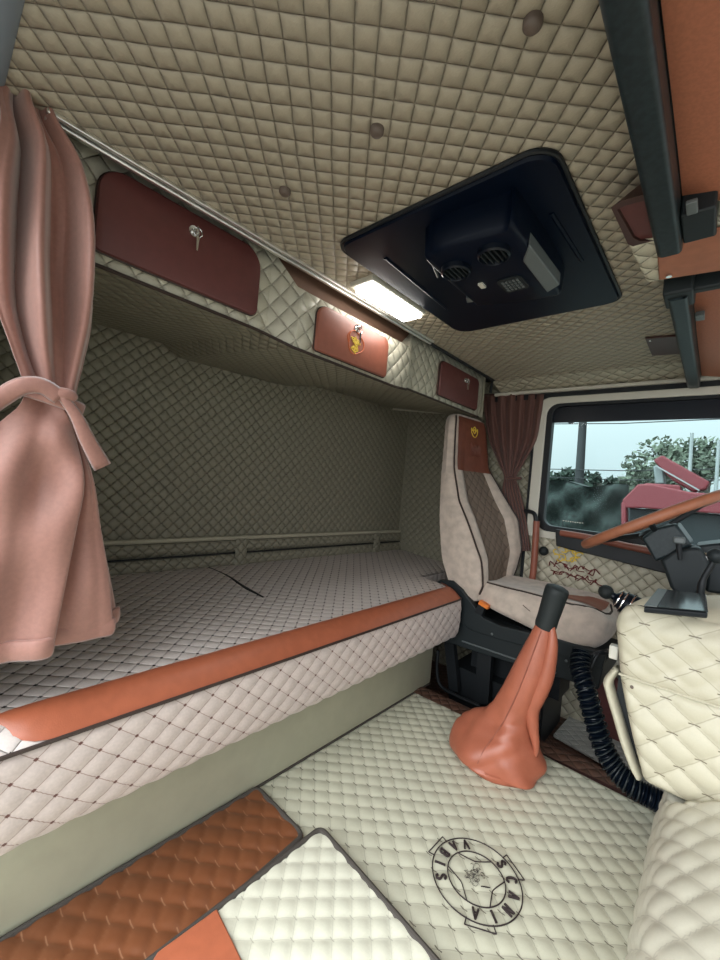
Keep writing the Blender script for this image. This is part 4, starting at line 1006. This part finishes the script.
# ------------------------------------------------------------------ outside the driver window
def OW(u, v, y): return U(u, v, 'y', y)
struct(G().add(*S_box((-60, -40, -1.75), (60, 80, -1.65))).go('ground', 'ground'))
hg = G(); rnd = random.Random(2)
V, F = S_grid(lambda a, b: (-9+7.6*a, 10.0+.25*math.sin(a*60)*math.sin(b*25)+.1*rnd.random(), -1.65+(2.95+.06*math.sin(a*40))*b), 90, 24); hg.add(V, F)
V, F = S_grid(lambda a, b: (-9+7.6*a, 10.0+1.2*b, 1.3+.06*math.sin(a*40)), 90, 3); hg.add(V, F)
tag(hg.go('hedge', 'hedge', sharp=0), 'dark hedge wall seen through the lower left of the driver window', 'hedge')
def tree(name, label, c, rx, rz, trunk_z, mat, n, seed, leaf=.25):
    t = thing(name, label, 'tree', (c[0], c[1], -1.65)); rd = random.Random(seed); g = G()
    cl_ = [(c[0]+rd.uniform(-.7, .7)*rx, c[1]+rd.uniform(-.6, .6)*rx, c[2]+rd.uniform(-.6, .7)*rz, rd.uniform(.25, .5)) for _ in range(16)]
    for i in range(n):
        cx, cy, cz, s = rd.choice(cl_); v = np.array([rd.gauss(0, 1) for _ in range(3)]); v /= np.linalg.norm(v); v *= rd.random()**.4
        p = np.array((cx+v[0]*s*rx, cy+v[1]*s*rx, cz+v[2]*s*rz)); a = np.array([rd.gauss(0, 1) for _ in range(3)]); a /= np.linalg.norm(a); b = np.cross(a, [rd.gauss(0, 1) for _ in range(3)]); b /= np.linalg.norm(b)+1e-9
        k = leaf*rd.uniform(.6, 1.2); g.add([p-a*k, p-b*k*.5, p+a*k, p+b*k*.5], [(0, 1, 2, 3)])
    g.go('foliage', mat, t, sharp=0)
    g = G().add(*S_tube([(c[0], c[1], -1.65), (c[0]+.1, c[1], c[2]-rz*.3), (c[0], c[1], c[2]+rz*.3)], [.25, .18, .06], 8))
    for k in range(4): q = cl_[k]; g.add(*S_tube([(c[0], c[1], c[2]-rz*.4), q[:3]], [.1, .03], 6))
    g.go('trunk', 'bark', t)
c = OW(703, 472, 22); tree('tree', 'large pale green tree behind the red crane truck', tuple(c), 2.3, 1.45, 0, 'leaf', 4200, 4, .13)
c = OW(652, 482, 17); tree('tree', 'mid green bushy tree left of the crane arm', tuple(c), 1.0, .85, 0, 'leaf', 1800, 5, .13)
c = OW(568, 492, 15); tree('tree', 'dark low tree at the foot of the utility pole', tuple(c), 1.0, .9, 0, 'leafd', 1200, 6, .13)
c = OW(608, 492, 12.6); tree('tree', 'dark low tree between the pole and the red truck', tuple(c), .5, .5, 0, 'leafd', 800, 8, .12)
po = thing('utility_pole', 'tall dark utility pole behind the hedge', 'utility pole', tuple(OW(578, 500, 14)*np.array((1, 1, 0))+np.array((0, 0, -1.65))))
a, b = OW(578, 500, 14), OW(584, 404, 14); d_ = (b-a)/np.linalg.norm(b-a)
G().add(*S_tube([(a[0]-.05, 14, -1.65), tuple(a), tuple(b), tuple(b+d_*1.5)], [.15, .14, .11, .10], 10)).go('pole', 'wire', po)
G().add(*S_box((b[0]-.9, 13.82, b[2]-.35), (b[0]+.5, 14.0, b[2]-.25))).go('crossarm', 'wire', po)
p = OW(571, 421, 14); G().add(*S_sphere((p[0], 14, p[2]), .10, 10, 6)).go('insulator', 'wire', po)
for i, (v0, v1) in enumerate(((424, 419), (469, 469), (477, 480))):
    a, b = OW(545, v0, 13.8), OW(720, v1, 13.8); e_ = b-a
    tag(G().add(*S_tube([a-e_*1.5, a, a*.5+b*.5-np.array((0, 0, .05)), b, b+e_*1.5], .015, 5)).go('power_line', 'wire'), ('uppermost power line across the sky in the driver window', 'middle power line across the sky in the driver window', 'lowest power line just above the hedge')[i], 'wire', 'power lines')
tk = thing('crane_truck', 'red crane truck parked outside the driver window', 'truck', (-.8, 9.5, -1.65))
def slab(pts, y, t, name, mat, bev=.03): return G().add(*S_prism([OW(u, v, y) for u, v in pts], (0, t, 0))).go(name, mat, tk, bevel=bev)
slab(((622, 500), (638, 484), (652, 484), (690, 492), (800, 500), (800, 520), (640, 508), (624, 508)), 9.0, 1.6, 'bed', 'red')
slab(((653, 460), (662, 455), (710, 482), (706, 489), (693, 492), (672, 480), (662, 470)), 9.2, .5, 'crane_arm', 'red')
slab(((640, 486), (646, 483), (680, 485), (682, 495), (640, 497)), 9.1, .8, 'crane_base', 'red')
slab(((653, 466), (663, 464), (665, 484), (655, 484)), 9.4, .3, 'crane_column', 'greyp')
slab(((621, 502), (626, 502), (626, 545), (621, 545)), 9.0, .3, 'corner_post', 'red')
slab(((628, 508), (800, 520), (800, 600), (628, 600)), 9.5, 1.0, 'chassis', 'black')
slab(((655, 466), (656, 465), (700, 490), (699, 491)), 9.15, .04, 'hydraulic_line', 'palepole', 0)
slab(((654, 496), (664, 496), (664, 499), (654, 499)), 9.05, .04, 'marking', 'palepole', 0)
for u, v in ((655, 535), (700, 545)):
    c = OW(u, v, 9.3); G().add(*S_tube([(c[0], 9.25, -1.2), (c[0], 9.55, -1.2)], .45, 24)).go('wheel', 'black', tk)
for i, (u, v0) in enumerate(((691, 433), (718, 440))):
    a = OW(u, 510, 12); b = OW(u+1, v0, 12)
    tag(G().add(*S_tube([(a[0], 12, -1.65), tuple(b)], .035, 8)).go('pole', 'palepole'), ('thin pale pole rising behind the crane arm', 'thin pale pole at the right edge of the driver window')[i], 'pole')

# ------------------------------------------------------------------ light: overcast sky, brighter on the passenger side
w = bpy.data.worlds.new('sky'); bpy.context.scene.world = w; w.use_nodes = True
t = w.node_tree; bg = t.nodes['Background']
tc = t.nodes.new('ShaderNodeTexCoord'); sp = t.nodes.new('ShaderNodeSeparateXYZ'); t.links.new(tc.outputs['Generated'], sp.inputs[0])
mr = t.nodes.new('ShaderNodeMapRange'); mr.interpolation_type = 'SMOOTHSTEP'; t.links.new(sp.outputs[1], mr.inputs[0])
mr.inputs[1].default_value = .55; mr.inputs[2].default_value = -.5; mr.inputs[3].default_value = 1.0; mr.inputs[4].default_value = 5.2
no = t.nodes.new('ShaderNodeTexNoise'); no.inputs['Scale'].default_value = 2.5; no.inputs['Detail'].default_value = 5; t.links.new(tc.outputs['Generated'], no.inputs[0])
mx = t.nodes.new('ShaderNodeMix'); mx.data_type = 'RGBA'; t.links.new(no.outputs[0], mx.inputs[0]); mx.inputs[6].default_value = (.80, .90, .96, 1); mx.inputs[7].default_value = (1, 1, 1, 1)
t.links.new(mx.outputs[2], bg.inputs[0]); m2 = t.nodes.new('ShaderNodeMapRange'); m2.interpolation_type = 'SMOOTHSTEP'; t.links.new(sp.outputs[0], m2.inputs[0])
m2.inputs[1].default_value = .1; m2.inputs[2].default_value = .8; m2.inputs[3].default_value = 1; m2.inputs[4].default_value = .28
mm = t.nodes.new('ShaderNodeMath'); mm.operation = 'MULTIPLY'; t.links.new(mr.outputs[0], mm.inputs[0]); t.links.new(m2.outputs[0], mm.inputs[1]); m3 = t.nodes.new('ShaderNodeMapRange'); t.links.new(sp.outputs[2], m3.inputs[0])
m3.inputs[1].default_value = 0; m3.inputs[2].default_value = .8; m3.inputs[3].default_value = .75; m3.inputs[4].default_value = 1.9
m4 = t.nodes.new('ShaderNodeMath'); m4.operation = 'MULTIPLY'; t.links.new(mm.outputs[0], m4.inputs[0]); t.links.new(m3.outputs[0], m4.inputs[1]); t.links.new(m4.outputs[0], bg.inputs[1])
def portal(name, loc, rot, sx, sy):
    l = bpy.data.lights.new(name, 'AREA'); l.shape = 'RECTANGLE'; l.size = sx; l.size_y = sy; l.cycles.is_portal = True
    o = bpy.data.objects.new(name, l); C.objects.link(o); o.location = loc; o.rotation_euler = rot
portal('passenger_door_daylight', (-.05, -.17, .8), (PI/2, 0, 0), 1.8, 1.65)
portal('windscreen_daylight', (.84, 1.05, 1.1), (0, PI/2, 0), 1.0, 2.4)
portal('driver_window_daylight', (.05, 2.3, 1.1), (-PI/2, 0, 0), 1.5, .7)

vs = bpy.context.scene.view_settings
vs.view_transform = 'Standard'; vs.look = 'None'; vs.gamma = 1; vs.use_curve_mapping = False; vs.exposure = 0.24
